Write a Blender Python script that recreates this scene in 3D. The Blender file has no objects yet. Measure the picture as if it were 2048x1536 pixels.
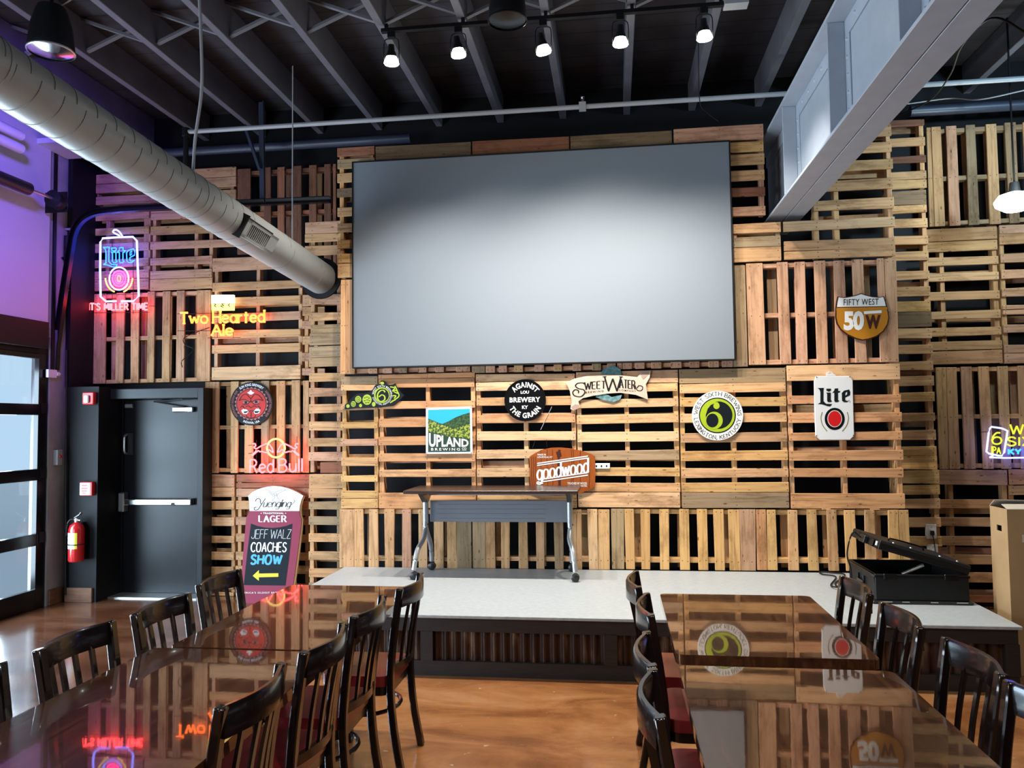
import bpy, bmesh, math, random
from mathutils import Vector, Matrix, noise as mnoise
from mathutils.geometry import tessellate_polygon

random.seed(11)
SC = bpy.context.scene
COL = SC.collection
PI = math.pi
def R(d): return math.radians(d)

# ------------------------------------------------------------------ camera
FPX, EYE = 1560.0, 1.72
_a, _b, _c = 0.12899724, -0.05034224, -0.01197009
_Ry = Matrix(((math.cos(_a), 0, math.sin(_a)), (0, 1, 0), (-math.sin(_a), 0, math.cos(_a))))
_Rx = Matrix(((1, 0, 0), (0, math.cos(_b), -math.sin(_b)), (0, math.sin(_b), math.cos(_b))))
_Rz = Matrix(((math.cos(_c), -math.sin(_c), 0), (math.sin(_c), math.cos(_c), 0), (0, 0, 1)))
CM = _Rz @ _Rx @ _Ry
CMT = CM.transposed()
cam_d = bpy.data.cameras.new('camera')
cam_d.sensor_width = 36.0
cam_d.lens = FPX * 36.0 / 2048.0
cam_d.clip_start = 0.05
cam = bpy.data.objects.new('camera', cam_d)
COL.objects.link(cam)
def _w(r): return Vector((r[0], r[2], -r[1]))
_x, _y, _z = _w(CM[0]), -_w(CM[1]), -_w(CM[2])
cam.matrix_world = Matrix(((_x[0], _y[0], _z[0], 0), (_x[1], _y[1], _z[1], 0), (_x[2], _y[2], _z[2], EYE), (0, 0, 0, 1)))
SC.camera = cam

def ray(px, py):
    d = CMT @ Vector(((px - 1024) / FPX, (py - 768) / FPX, 1.0))
    return Vector((d[0], d[2], -d[1]))
def onY(px, py, Y):
    d = ray(px, py); t = Y / d[1]
    return Vector((d[0] * t, Y, EYE + d[2] * t))
def onZ(px, py, z):
    d = ray(px, py); t = (z - EYE) / d[2]
    return Vector((d[0] * t, d[1] * t, z))
def onX(px, py, X):
    d = ray(px, py); t = X / d[0]
    return Vector((X, d[1] * t, EYE + d[2] * t))

# ------------------------------------------------------------------ world, exposure, big lights
world = bpy.data.worlds.new('world'); SC.world = world
world.use_nodes = True
_bg = world.node_tree.nodes['Background']
_bg.inputs['Color'].default_value = (0.62, 0.80, 1.0, 1)
_bg.inputs['Strength'].default_value = 1.0
SC.view_settings.view_transform = 'Standard'
SC.view_settings.look = 'None'
SC.view_settings.exposure = 0.0
SC.view_settings.gamma = 1.0
SC.view_settings.use_curve_mapping = False

def light(name, kind, loc, power, color, target=None, size=0.1, size_y=None, angle=60, blend=0.6, parent=None):
    d = bpy.data.lights.new(name, kind)
    d.energy = power; d.color = color
    if kind == 'AREA':
        d.shape = 'RECTANGLE' if size_y else 'DISK'
        d.size = size
        if size_y: d.size_y = size_y
    else:
        d.shadow_soft_size = size
    if kind == 'SPOT':
        d.spot_size = R(angle); d.spot_blend = blend
    o = bpy.data.objects.new(name, d); COL.objects.link(o)
    o.location = loc
    if target is not None:
        o.rotation_euler = (Vector(target) - Vector(loc)).to_track_quat('-Z', 'Y').to_euler()
    if parent:
        o.parent = parent; o.matrix_parent_inverse = parent.matrix_world.inverted()
    return o

WHITE = (1.0, 0.95, 0.86)
COOL = (0.78, 0.90, 1.0)
# ceiling lamps of the rest of the room, behind the viewer
for x, y, p in ((-2.6, 1.2, 70), (0.6, 0.6, 120), (3.2, 1.5, 80), (-1.0, -2.5, 90), (2.6, -2.5, 90)):
    light('room_lamp', 'SPOT', (x, y, 4.55), p * 2.0, WHITE, (x * 0.8, y + 1.2, 0), 0.12, angle=105, blend=0.8)
# daylight through the glazed garage door and the windows along the left side
light('daylight_door', 'AREA', (-5.95, 5.6, 1.25), 420, (0.72, 0.86, 1.0), (-2.5, 5.2, 0.9), 2.6, 2.1)
light('daylight_left', 'AREA', (-5.2, 1.6, 1.6), 300, (0.76, 0.87, 1.0), (0, 3.2, 1.6), 3.2, 2.0)
# coloured wash lamps on the left and the cool fixture beyond the steel beam
light('violet_wash', 'SPOT', (-3.9, 4.3, 4.3), 430, (0.20, 0.11, 1.0), (-5.5, 6.2, 3.9), 0.15, angle=70, blend=0.9)
light('pink_wash', 'SPOT', (-4.3, 5.2, 2.55), 30, (1.0, 0.16, 0.85), (-5.5, 6.3, 2.75), 0.12, angle=80, blend=1.0)
light('cool_fixture', 'SPOT', (4.2, 4.4, 4.0), 300, (0.50, 0.78, 1.0), (3.4, 6.0, 4.9), 0.15, angle=110, blend=0.8)

# ------------------------------------------------------------------ materials
def nt_mat(name):
    m = bpy.data.materials.new(name); m.use_nodes = True
    nt = m.node_tree
    return m, nt, nt.nodes['Principled BSDF']
def mat(name, col, rough=0.5, metal=0.0, coat=0.0, spec=0.5, emit=None, estr=0.0, var=0.0, vscale=6.0, bump=0.0, bscale=60.0, stretch=(1, 1, 1)):
    m, nt, b = nt_mat(name)
    b.inputs['Base Color'].default_value = (*col, 1)
    b.inputs['Roughness'].default_value = rough
    b.inputs['Metallic'].default_value = metal
    b.inputs['Coat Weight'].default_value = coat
    b.inputs['Coat Roughness'].default_value = 0.06
    b.inputs['Specular IOR Level'].default_value = spec
    if emit:
        b.inputs['Emission Color'].default_value = (*emit, 1)
        b.inputs['Emission Strength'].default_value = estr
    if var or bump:
        tc = nt.nodes.new('ShaderNodeTexCoord'); mp = nt.nodes.new('ShaderNodeMapping')
        mp.inputs['Scale'].default_value = stretch
        nt.links.new(tc.outputs['Object'], mp.inputs['Vector'])
        if var:
            n = nt.nodes.new('ShaderNodeTexNoise'); n.inputs['Scale'].default_value = vscale; n.inputs['Detail'].default_value = 5
            nt.links.new(mp.outputs[0], n.inputs['Vector'])
            r = nt.nodes.new('ShaderNodeMapRange')
            r.inputs['From Min'].default_value = 0.3; r.inputs['From Max'].default_value = 0.7
            r.inputs['To Min'].default_value = 1 - var; r.inputs['To Max'].default_value = 1 + var
            nt.links.new(n.outputs['Fac'], r.inputs['Value'])
            mx = nt.nodes.new('ShaderNodeVectorMath'); mx.operation = 'SCALE'
            mx.inputs[0].default_value = col
            nt.links.new(r.outputs[0], mx.inputs['Scale'])
            nt.links.new(mx.outputs[0], b.inputs['Base Color'])
        if bump:
            n2 = nt.nodes.new('ShaderNodeTexNoise'); n2.inputs['Scale'].default_value = bscale
            nt.links.new(mp.outputs[0], n2.inputs['Vector'])
            bp = nt.nodes.new('ShaderNodeBump'); bp.inputs['Strength'].default_value = bump; bp.inputs['Distance'].default_value = 0.01
            nt.links.new(n2.outputs['Fac'], bp.inputs['Height'])
            nt.links.new(bp.outputs[0], b.inputs['Normal'])
    return m
def emis(name, col, s):
    m, nt, b = nt_mat(name)
    b.inputs['Base Color'].default_value = (0.02, 0.02, 0.02, 1)
    b.inputs['Emission Color'].default_value = (*col, 1)
    b.inputs['Emission Strength'].default_value = s
    return m

def ramp(nt, stops):
    r = nt.nodes.new('ShaderNodeValToRGB')
    els = r.color_ramp.elements
    while len(els) < len(stops): els.new(0.5)
    for e, (p, c) in zip(els, stops):
        e.position = p; e.color = (*c, 1)
    return r

def wood_board_mat():
    # raw pallet timber: the board's own colour (object colour) with long grain, knots and grey weather stains
    m, nt, b = nt_mat('pallet_timber')
    L = nt.links.new
    oi = nt.nodes.new('ShaderNodeObjectInfo'); tc = nt.nodes.new('ShaderNodeTexCoord')
    off = nt.nodes.new('ShaderNodeVectorMath'); off.operation = 'SCALE'; off.inputs[0].default_value = (37.0, 11.0, 23.0)
    L(oi.outputs['Random'], off.inputs['Scale'])
    add = nt.nodes.new('ShaderNodeVectorMath'); add.operation = 'ADD'
    L(tc.outputs['Object'], add.inputs[0]); L(off.outputs[0], add.inputs[1])
    mp = nt.nodes.new('ShaderNodeMapping'); mp.inputs['Scale'].default_value = (2.2, 30, 42)
    L(add.outputs[0], mp.inputs['Vector'])
    g = nt.nodes.new('ShaderNodeTexNoise'); g.inputs['Scale'].default_value = 1.0; g.inputs['Detail'].default_value = 6; g.inputs['Distortion'].default_value = 0.6
    L(mp.outputs[0], g.inputs['Vector'])
    gr = ramp(nt, ((0.24, (0.52, 0.45, 0.38)), (0.48, (0.93, 0.91, 0.89)), (0.8, (1.12, 1.11, 1.08))))
    L(g.outputs['Fac'], gr.inputs['Fac'])
    m1 = nt.nodes.new('ShaderNodeMix'); m1.data_type = 'RGBA'; m1.blend_type = 'MULTIPLY'; m1.inputs['Factor'].default_value = 0.95
    L(oi.outputs['Color'], m1.inputs['A']); L(gr.outputs['Color'], m1.inputs['B'])
    mp2 = nt.nodes.new('ShaderNodeMapping'); mp2.inputs['Scale'].default_value = (2.5, 5, 7)
    L(add.outputs[0], mp2.inputs['Vector'])
    s = nt.nodes.new('ShaderNodeTexNoise'); s.inputs['Scale'].default_value = 1.0; s.inputs['Detail'].default_value = 7; s.inputs['Roughness'].default_value = 0.7
    L(mp2.outputs[0], s.inputs['Vector'])
    sr = ramp(nt, ((0.50, (0, 0, 0)), (0.72, (0.9, 0.9, 0.9))))
    L(s.outputs['Fac'], sr.inputs['Fac'])
    m2 = nt.nodes.new('ShaderNodeMix'); m2.data_type = 'RGBA'; m2.blend_type = 'MULTIPLY'
    m2.inputs['B'].default_value = (0.44, 0.38, 0.32, 1)
    L(sr.outputs['Color'], m2.inputs['Factor']); L(m1.outputs['Result'], m2.inputs['A'])
    mp3 = nt.nodes.new('ShaderNodeMapping'); mp3.inputs['Scale'].default_value = (3.0, 1.0, 9.0)
    L(add.outputs[0], mp3.inputs['Vector'])
    v = nt.nodes.new('ShaderNodeTexVoronoi'); v.inputs['Scale'].default_value = 1.6
    L(mp3.outputs[0], v.inputs['Vector'])
    vr = ramp(nt, ((0.04, (1, 1, 1)), (0.11, (0, 0, 0))))
    L(v.outputs['Distance'], vr.inputs['Fac'])
    m3 = nt.nodes.new('ShaderNodeMix'); m3.data_type = 'RGBA'; m3.blend_type = 'MULTIPLY'
    m3.inputs['B'].default_value = (0.34, 0.22, 0.14, 1)
    L(vr.outputs['Color'], m3.inputs['Factor']); L(m2.outputs['Result'], m3.inputs['A'])
    L(m3.outputs['Result'], b.inputs['Base Color'])
    b.inputs['Roughness'].default_value = 0.78
    b.inputs['Specular IOR Level'].default_value = 0.25
    bp = nt.nodes.new('ShaderNodeBump'); bp.inputs['Strength'].default_value = 0.25; bp.inputs['Distance'].default_value = 0.004
    L(g.outputs['Fac'], bp.inputs['Height']); L(bp.outputs[0], b.inputs['Normal'])
    return m

def floor_mat():
    m, nt, b = nt_mat('stained_concrete')
    L = nt.links.new
    tc = nt.nodes.new('ShaderNodeTexCoord')
    mp = nt.nodes.new('ShaderNodeMapping'); mp.inputs['Scale'].default_value = (0.7, 1.6, 1)
    L(tc.outputs['Object'], mp.inputs['Vector'])
    n = nt.nodes.new('ShaderNodeTexNoise'); n.inputs['Scale'].default_value = 1.7; n.inputs['Detail'].default_value = 9; n.inputs['Roughness'].default_value = 0.62; n.inputs['Distortion'].default_value = 0.7
    L(mp.outputs[0], n.inputs['Vector'])
    r = ramp(nt, ((0.24, (0.09, 0.030, 0.013)), (0.42, (0.20, 0.074, 0.024)), (0.56, (0.31, 0.130, 0.045)), (0.75, (0.39, 0.205, 0.10))))
    L(n.outputs['Fac'], r.inputs['Fac'])
    v = nt.nodes.new('ShaderNodeTexNoise'); v.inputs['Scale'].default_value = 16; v.inputs['Detail'].default_value = 3
    L(tc.outputs['Object'], v.inputs['Vector'])
    vr = ramp(nt, ((0.70, (0, 0, 0)), (0.76, (1, 1, 1))))
    L(v.outputs['Fac'], vr.inputs['Fac'])
    mx = nt.nodes.new('ShaderNodeMix'); mx.data_type = 'RGBA'; mx.inputs['B'].default_value = (0.42, 0.30, 0.18, 1)
    L(vr.outputs['Color'], mx.inputs['Factor']); L(r.outputs['Color'], mx.inputs['A'])
    # dim violet light on the window side, painted into the slab colour
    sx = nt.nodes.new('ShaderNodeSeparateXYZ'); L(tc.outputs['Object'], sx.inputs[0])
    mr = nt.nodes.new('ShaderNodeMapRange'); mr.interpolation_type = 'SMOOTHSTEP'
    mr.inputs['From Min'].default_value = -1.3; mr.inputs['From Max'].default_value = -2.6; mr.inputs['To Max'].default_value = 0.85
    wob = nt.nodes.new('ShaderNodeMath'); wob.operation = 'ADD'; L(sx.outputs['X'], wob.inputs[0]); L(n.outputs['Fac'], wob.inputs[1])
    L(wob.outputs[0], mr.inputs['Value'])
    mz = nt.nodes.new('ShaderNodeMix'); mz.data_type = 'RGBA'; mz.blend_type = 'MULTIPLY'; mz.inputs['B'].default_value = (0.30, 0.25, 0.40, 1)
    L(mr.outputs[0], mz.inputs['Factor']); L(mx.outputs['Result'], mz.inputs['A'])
    L(mz.outputs['Result'], b.inputs['Base Color'])
    rr = nt.nodes.new('ShaderNodeMapRange'); rr.inputs['To Min'].default_value = 0.10; rr.inputs['To Max'].default_value = 0.30
    L(n.outputs['Fac'], rr.inputs['Value']); L(rr.outputs[0], b.inputs['Roughness'])
    b.inputs['Coat Weight'].default_value = 0.6; b.inputs['Coat Roughness'].default_value = 0.13
    return m

def tabletop_mat():
    m, nt, b = nt_mat('varnished_table_wood')
    L = nt.links.new
    tc = nt.nodes.new('ShaderNodeTexCoord'); oi = nt.nodes.new('ShaderNodeObjectInfo')
    mp = nt.nodes.new('ShaderNodeMapping'); mp.inputs['Scale'].default_value = (24, 1.6, 8); mp.inputs['Rotation'].default_value = (0, 0, R(18))
    L(tc.outputs['Object'], mp.inputs['Vector'])
    n = nt.nodes.new('ShaderNodeTexNoise'); n.inputs['Scale'].default_value = 1.3; n.inputs['Detail'].default_value = 6; n.inputs['Distortion'].default_value = 0.8
    L(mp.outputs[0], n.inputs['Vector'])
    r = ramp(nt, ((0.25, (0.022, 0.008, 0.005)), (0.55, (0.062, 0.023, 0.010)), (0.8, (0.11, 0.043, 0.018))))
    L(n.outputs['Fac'], r.inputs['Fac']); L(r.outputs['Color'], b.inputs['Base Color'])
    # wiping marks in the varnish
    mp2 = nt.nodes.new('ShaderNodeMapping'); mp2.inputs['Scale'].default_value = (3, 30, 1); mp2.inputs['Rotation'].default_value = (0, 0, R(38))
    L(tc.outputs['Object'], mp2.inputs['Vector'])
    n2 = nt.nodes.new('ShaderNodeTexNoise'); n2.inputs['Scale'].default_value = 4; n2.inputs['Detail'].default_value = 4
    L(mp2.outputs[0], n2.inputs['Vector'])
    rr = nt.nodes.new('ShaderNodeMapRange'); rr.inputs['From Min'].default_value = 0.35; rr.inputs['From Max'].default_value = 0.75
    rr.inputs['To Min'].default_value = 0.02; rr.inputs['To Max'].default_value = 0.045
    L(n2.outputs['Fac'], rr.inputs['Value'])
    # thick amber lacquer: mirror-like, with an amber tint of its own
    b.inputs['IOR'].default_value = 1.85
    b.inputs['Coat Weight'].default_value = 0.2; b.inputs['Coat Roughness'].default_value = 0.28; b.inputs['Coat IOR'].default_value = 1.5
    b.inputs['Specular Tint'].default_value = (1.0, 0.70, 0.44, 1)
    L(rr.outputs[0], b.inputs['Roughness'])
    n3 = nt.nodes.new('ShaderNodeTexNoise'); n3.inputs['Scale'].default_value = 18; n3.inputs['Detail'].default_value = 1
    L(tc.outputs['Object'], n3.inputs['Vector'])
    bp = nt.nodes.new('ShaderNodeBump'); bp.inputs['Strength'].default_value = 0.012; bp.inputs['Distance'].default_value = 0.004
    L(n3.outputs['Fac'], bp.inputs['Height']); L(bp.outputs[0], b.inputs['Normal'])
    return m

def deck_mat():
    # roof deck of dark planks running across the joists
    m, nt, b = nt_mat('roof_deck_planks')
    L = nt.links.new
    tc = nt.nodes.new('ShaderNodeTexCoord'); sx = nt.nodes.new('ShaderNodeSeparateXYZ')
    L(tc.outputs['Object'], sx.inputs[0])
    md = nt.nodes.new('ShaderNodeMath'); md.operation = 'PINGPONG'; md.inputs[1].default_value = 0.11
    L(sx.outputs['Y'], md.inputs[0])
    lt = nt.nodes.new('ShaderNodeMath'); lt.operation = 'LESS_THAN'; lt.inputs[1].default_value = 0.006
    L(md.outputs[0], lt.inputs[0])
    n = nt.nodes.new('ShaderNodeTexNoise'); n.inputs['Scale'].default_value = 3; n.inputs['Detail'].default_value = 6
    L(tc.outputs['Object'], n.inputs['Vector'])
    r = ramp(nt, ((0.3, (0.020, 0.017, 0.022)), (0.7, (0.045, 0.040, 0.048))))
    L(n.outputs['Fac'], r.inputs['Fac'])
    mx = nt.nodes.new('ShaderNodeMix'); mx.data_type = 'RGBA'; mx.inputs['B'].default_value = (0.008, 0.008, 0.01, 1)
    L(lt.outputs[0], mx.inputs['Factor']); L(r.outputs['Color'], mx.inputs['A'])
    L(mx.outputs['Result'], b.inputs['Base Color']); b.inputs['Roughness'].default_value = 0.7
    return m

def rust_mat():
    m, nt, b = nt_mat('rusty_corrugated_iron')
    L = nt.links.new
    tc = nt.nodes.new('ShaderNodeTexCoord')
    mp = nt.nodes.new('ShaderNodeMapping'); mp.inputs['Scale'].default_value = (9, 9, 2)
    L(tc.outputs['Object'], mp.inputs['Vector'])
    n = nt.nodes.new('ShaderNodeTexNoise'); n.inputs['Scale'].default_value = 1.2; n.inputs['Detail'].default_value = 7
    L(mp.outputs[0], n.inputs['Vector'])
    r = ramp(nt, ((0.3, (0.010, 0.004, 0.003)), (0.55, (0.035, 0.013, 0.007)), (0.72, (0.15, 0.10, 0.06))))
    L(n.outputs['Fac'], r.inputs['Fac']); L(r.outputs['Color'], b.inputs['Base Color'])
    b.inputs['Roughness'].default_value = 0.45; b.inputs['Metallic'].default_value = 0.35
    return m

def hill_mat(name, lo, hi):
    m, nt, b = nt_mat(name)
    L = nt.links.new
    tc = nt.nodes.new('ShaderNodeTexCoord')
    n = nt.nodes.new('ShaderNodeTexNoise'); n.inputs['Scale'].default_value = 55; n.inputs['Detail'].default_value = 3
    L(tc.outputs['Object'], n.inputs['Vector'])
    r = ramp(nt, ((0.46, lo), (0.56, hi)))
    L(n.outputs['Fac'], r.inputs['Fac']); L(r.outputs['Color'], b.inputs['Base Color'])
    b.inputs['Roughness'].default_value = 0.4
    return m

M = {}
M['timber'] = wood_board_mat()
M['nail'] = mat('nail_heads', (0.035, 0.028, 0.024), 0.6, 0.5)
M['floor'] = floor_mat()
M['table'] = tabletop_mat()
M['deck'] = deck_mat()
M['rust'] = rust_mat()
M['black_wall'] = mat('black_wall_paint', (0.006, 0.006, 0.008), 0.6, spec=0.25, var=0.15)
M['dark_wall'] = mat('dark_room_wall', (0.05, 0.05, 0.055), 0.7)
M['joist'] = mat('grey_joist_paint', (0.125, 0.122, 0.145), 0.55, var=0.12, vscale=5)
M['brace'] = mat('grey_brace_paint', (0.15, 0.15, 0.17), 0.55)
M['steel'] = mat('grey_steel_paint', (0.40, 0.45, 0.52), 0.42, var=0.06, vscale=8)
M['duct'] = mat('duct_grey_paint', (0.37, 0.385, 0.375), 0.42, 0.15, var=0.04, vscale=3)
M['duct_seam'] = mat('duct_seam', (0.24, 0.25, 0.25), 0.5)
M['black'] = mat('matte_black', (0.006, 0.006, 0.007), 0.5, spec=0.3)
M['black_gloss'] = mat('gloss_black', (0.005, 0.005, 0.006), 0.25, spec=0.4)
M['black_plastic'] = mat('black_plastic', (0.014, 0.014, 0.015), 0.34)
M['case'] = mat('black_case_shell', (0.006, 0.0065, 0.007), 0.42, spec=0.35, bump=0.15, bscale=300)
M['chair'] = mat('espresso_chair_lacquer', (0.007, 0.004, 0.004), 0.20, coat=0.35)
M['vinyl'] = mat('red_vinyl', (0.19, 0.012, 0.016), 0.28, coat=0.3)
M['screen'] = mat('grey_screen_fabric', (0.195, 0.225, 0.258), 0.75, spec=0.2)
M['stage_top'] = mat('pale_stage_lino', (0.36, 0.395, 0.415), 0.45, var=0.13, vscale=26, stretch=(1, 4, 1))
M['stage_wood'] = mat('dark_stage_timber', (0.014, 0.010, 0.009), 0.6, var=0.4, vscale=9, stretch=(1, 8, 8))
M['rail_chrome'] = mat('chrome', (0.72, 0.73, 0.74), 0.18, 1.0)
M['alu'] = mat('brushed_aluminium', (0.62, 0.63, 0.64), 0.32, 0.9)
M['leg_grey'] = mat('silver_leg_paint', (0.42, 0.44, 0.46), 0.32, 0.6)
M['panel_grey'] = mat('grey_modesty_panel', (0.16, 0.18, 0.21), 0.5)
M['dark_laminate'] = mat('dark_laminate', (0.040, 0.022, 0.017), 0.28)
M['white'] = mat('white_paint', (0.80, 0.80, 0.79), 0.4)
M['white_gloss'] = mat('white_enamel', (0.80, 0.81, 0.82), 0.25)
M['panel_white'] = mat('white_wall_panel', (0.60, 0.60, 0.62), 0.7)
M['grey_wall'] = mat('grey_masonry_paint', (0.30, 0.30, 0.30), 0.8, var=0.12)
M['red'] = mat('red_plastic', (0.55, 0.02, 0.02), 0.35)
M['red_gloss'] = mat('red_enamel', (0.52, 0.012, 0.015), 0.22, coat=0.5)
M['ink_black'] = mat('black_ink', (0.004, 0.004, 0.005), 0.5, spec=0.2)
M['ink_navy'] = mat('dark_slate_ink', (0.007, 0.011, 0.014), 0.5, spec=0.2)
M['ink_white'] = mat('white_ink', (0.82, 0.82, 0.80), 0.45)
M['ink_red'] = mat('red_ink', (0.62, 0.012, 0.015), 0.4)
M['ink_tikired'] = mat('warm_red_ink', (0.58, 0.022, 0.016), 0.5, spec=0.3)
M['ink_pink'] = mat('dull_red_ink', (0.42, 0.10, 0.09), 0.45)
M['ink_green'] = mat('lime_ink', (0.38, 0.50, 0.02), 0.45)
M['ink_gold'] = mat('olive_gold_ink', (0.28, 0.25, 0.10), 0.4)
M['ink_blue'] = mat('sky_blue_ink', (0.02, 0.42, 0.80), 0.45)
M['ink_dkgreen'] = mat('deep_green_ink', (0.018, 0.050, 0.028), 0.45)
M['hill_a'] = hill_mat('stippled_hill', (0.03, 0.08, 0.015), (0.36, 0.40, 0.05))
M['hill_b'] = hill_mat('dark_stippled_hill', (0.015, 0.045, 0.018), (0.05, 0.11, 0.03))
M['amber'] = mat('amber_paint', (0.50, 0.20, 0.015), 0.4)
M['dk_brown'] = mat('dark_brown_ink', (0.055, 0.014, 0.008), 0.45)
M['barrel'] = mat('orange_stain', (0.32, 0.075, 0.011), 0.5, spec=0.3, var=0.12, vscale=14, stretch=(6, 1, 1))
M['parchment'] = mat('parchment_pink', (0.66, 0.47, 0.37), 0.5, var=0.14, vscale=9)
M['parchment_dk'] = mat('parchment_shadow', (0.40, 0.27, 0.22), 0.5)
M['teal'] = mat('trout_teal', (0.12, 0.24, 0.25), 0.45, var=0.4, vscale=40)
M['maroon'] = mat('raspberry_paint', (0.25, 0.024, 0.062), 0.5, spec=0.3)
M['mdf'] = mat('bare_board_edge', (0.52, 0.33, 0.15), 0.7)
M['chalkboard'] = mat('chalkboard', (0.007, 0.012, 0.018), 0.65, spec=0.2, var=0.2, vscale=5)
M['chalk'] = mat('white_chalk', (0.78, 0.78, 0.74), 0.9)
M['chalk_dim'] = mat('thin_white_chalk', (0.52, 0.53, 0.52), 0.9)
M['chalk_blue'] = mat('blue_chalk_paint', (0.09, 0.42, 0.75), 0.8)
M['chalk_yellow'] = mat('yellow_chalk_paint', (0.80, 0.60, 0.05), 0.8)
M['card'] = mat('corrugated_card', (0.42, 0.27, 0.13), 0.8, var=0.08)
M['card_in'] = mat('card_flap', (0.60, 0.52, 0.44), 0.8)
M['yellow_label'] = mat('yellow_label', (0.75, 0.62, 0.06), 0.5)
M['blue_pipe'] = mat('dark_blue_pipe', (0.035, 0.045, 0.075), 0.4)
M['pipe'] = mat('grey_pipe', (0.34, 0.35, 0.37), 0.4)
M['base_wood'] = mat('brown_skirting', (0.16, 0.075, 0.04), 0.6, var=0.3, vscale=8, stretch=(1, 1, 6))
M['pavement'] = mat('pavement', (0.55, 0.55, 0.55), 0.9)
M['door_paint'] = mat('black_door_enamel', (0.004, 0.0045, 0.006), 0.34, spec=0.35, var=0.2, vscale=3)
M['frame_paint'] = mat('dark_frame_enamel', (0.011, 0.013, 0.016), 0.4, spec=0.35)
M['silver_lens'] = mat('silver_reflector', (0.6, 0.6, 0.62), 0.15, 1.0)
# light givers
M['e_bulb'] = emis('lamp_bulb', (1.0, 1.0, 0.80), 22)
M['e_globe'] = emis('cool_lamp', (0.80, 1.0, 0.98), 14)
M['e_white'] = emis('neon_white', (0.19, 0.21, 1.0), 5.5)
M['e_cyan'] = emis('neon_cyan', (0.006, 0.055, 1.0), 16.0)
M['e_blue'] = emis('neon_blue', (0.10, 0.25, 1.0), 5)
M['e_red'] = emis('neon_red', (1.0, 0.04, 0.046), 15.0)
M['e_pink'] = emis('neon_pink', (1.0, 0.045, 0.33), 7.0)
M['e_amber'] = emis('neon_amber', (1.0, 0.15, 0.022), 6.0)
M['e_gold'] = emis('neon_gold', (1.0, 0.72, 0.20), 2.2)
M['e_lime'] = emis('neon_lime', (0.80, 0.90, 0.04), 1.2)
M['e_sign'] = emis('backlit_acrylic', (1.0, 0.97, 0.85), 5)
M['e_signy'] = emis('backlit_yellow', (1.0, 0.80, 0.20), 2.2)

def glass_mat():
    m, nt, b = nt_mat('window_glass')
    out = nt.nodes['Material Output']
    tr = nt.nodes.new('ShaderNodeBsdfTransparent'); tr.inputs['Color'].default_value = (0.90, 0.95, 0.97, 1)
    gl = nt.nodes.new('ShaderNodeBsdfGlossy'); gl.inputs['Roughness'].default_value = 0.03
    mx = nt.nodes.new('ShaderNodeMixShader'); fr = nt.nodes.new('ShaderNodeFresnel'); fr.inputs['IOR'].default_value = 1.45
    geo = nt.nodes.new('ShaderNodeNewGeometry'); sub = nt.nodes.new('ShaderNodeMath'); sub.operation = 'SUBTRACT'; sub.inputs[0].default_value = 1.0
    mul = nt.nodes.new('ShaderNodeMath'); mul.operation = 'MULTIPLY'
    nt.links.new(geo.outputs['Backfacing'], sub.inputs[1]); nt.links.new(sub.outputs[0], mul.inputs[0]); nt.links.new(fr.outputs[0], mul.inputs[1])
    nt.links.new(mul.outputs[0], mx.inputs['Fac']); nt.links.new(tr.outputs[0], mx.inputs[1]); nt.links.new(gl.outputs[0], mx.inputs[2])
    nt.links.new(mx.outputs[0], out.inputs['Surface'])
    return m
M['glass'] = glass_mat()

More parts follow.
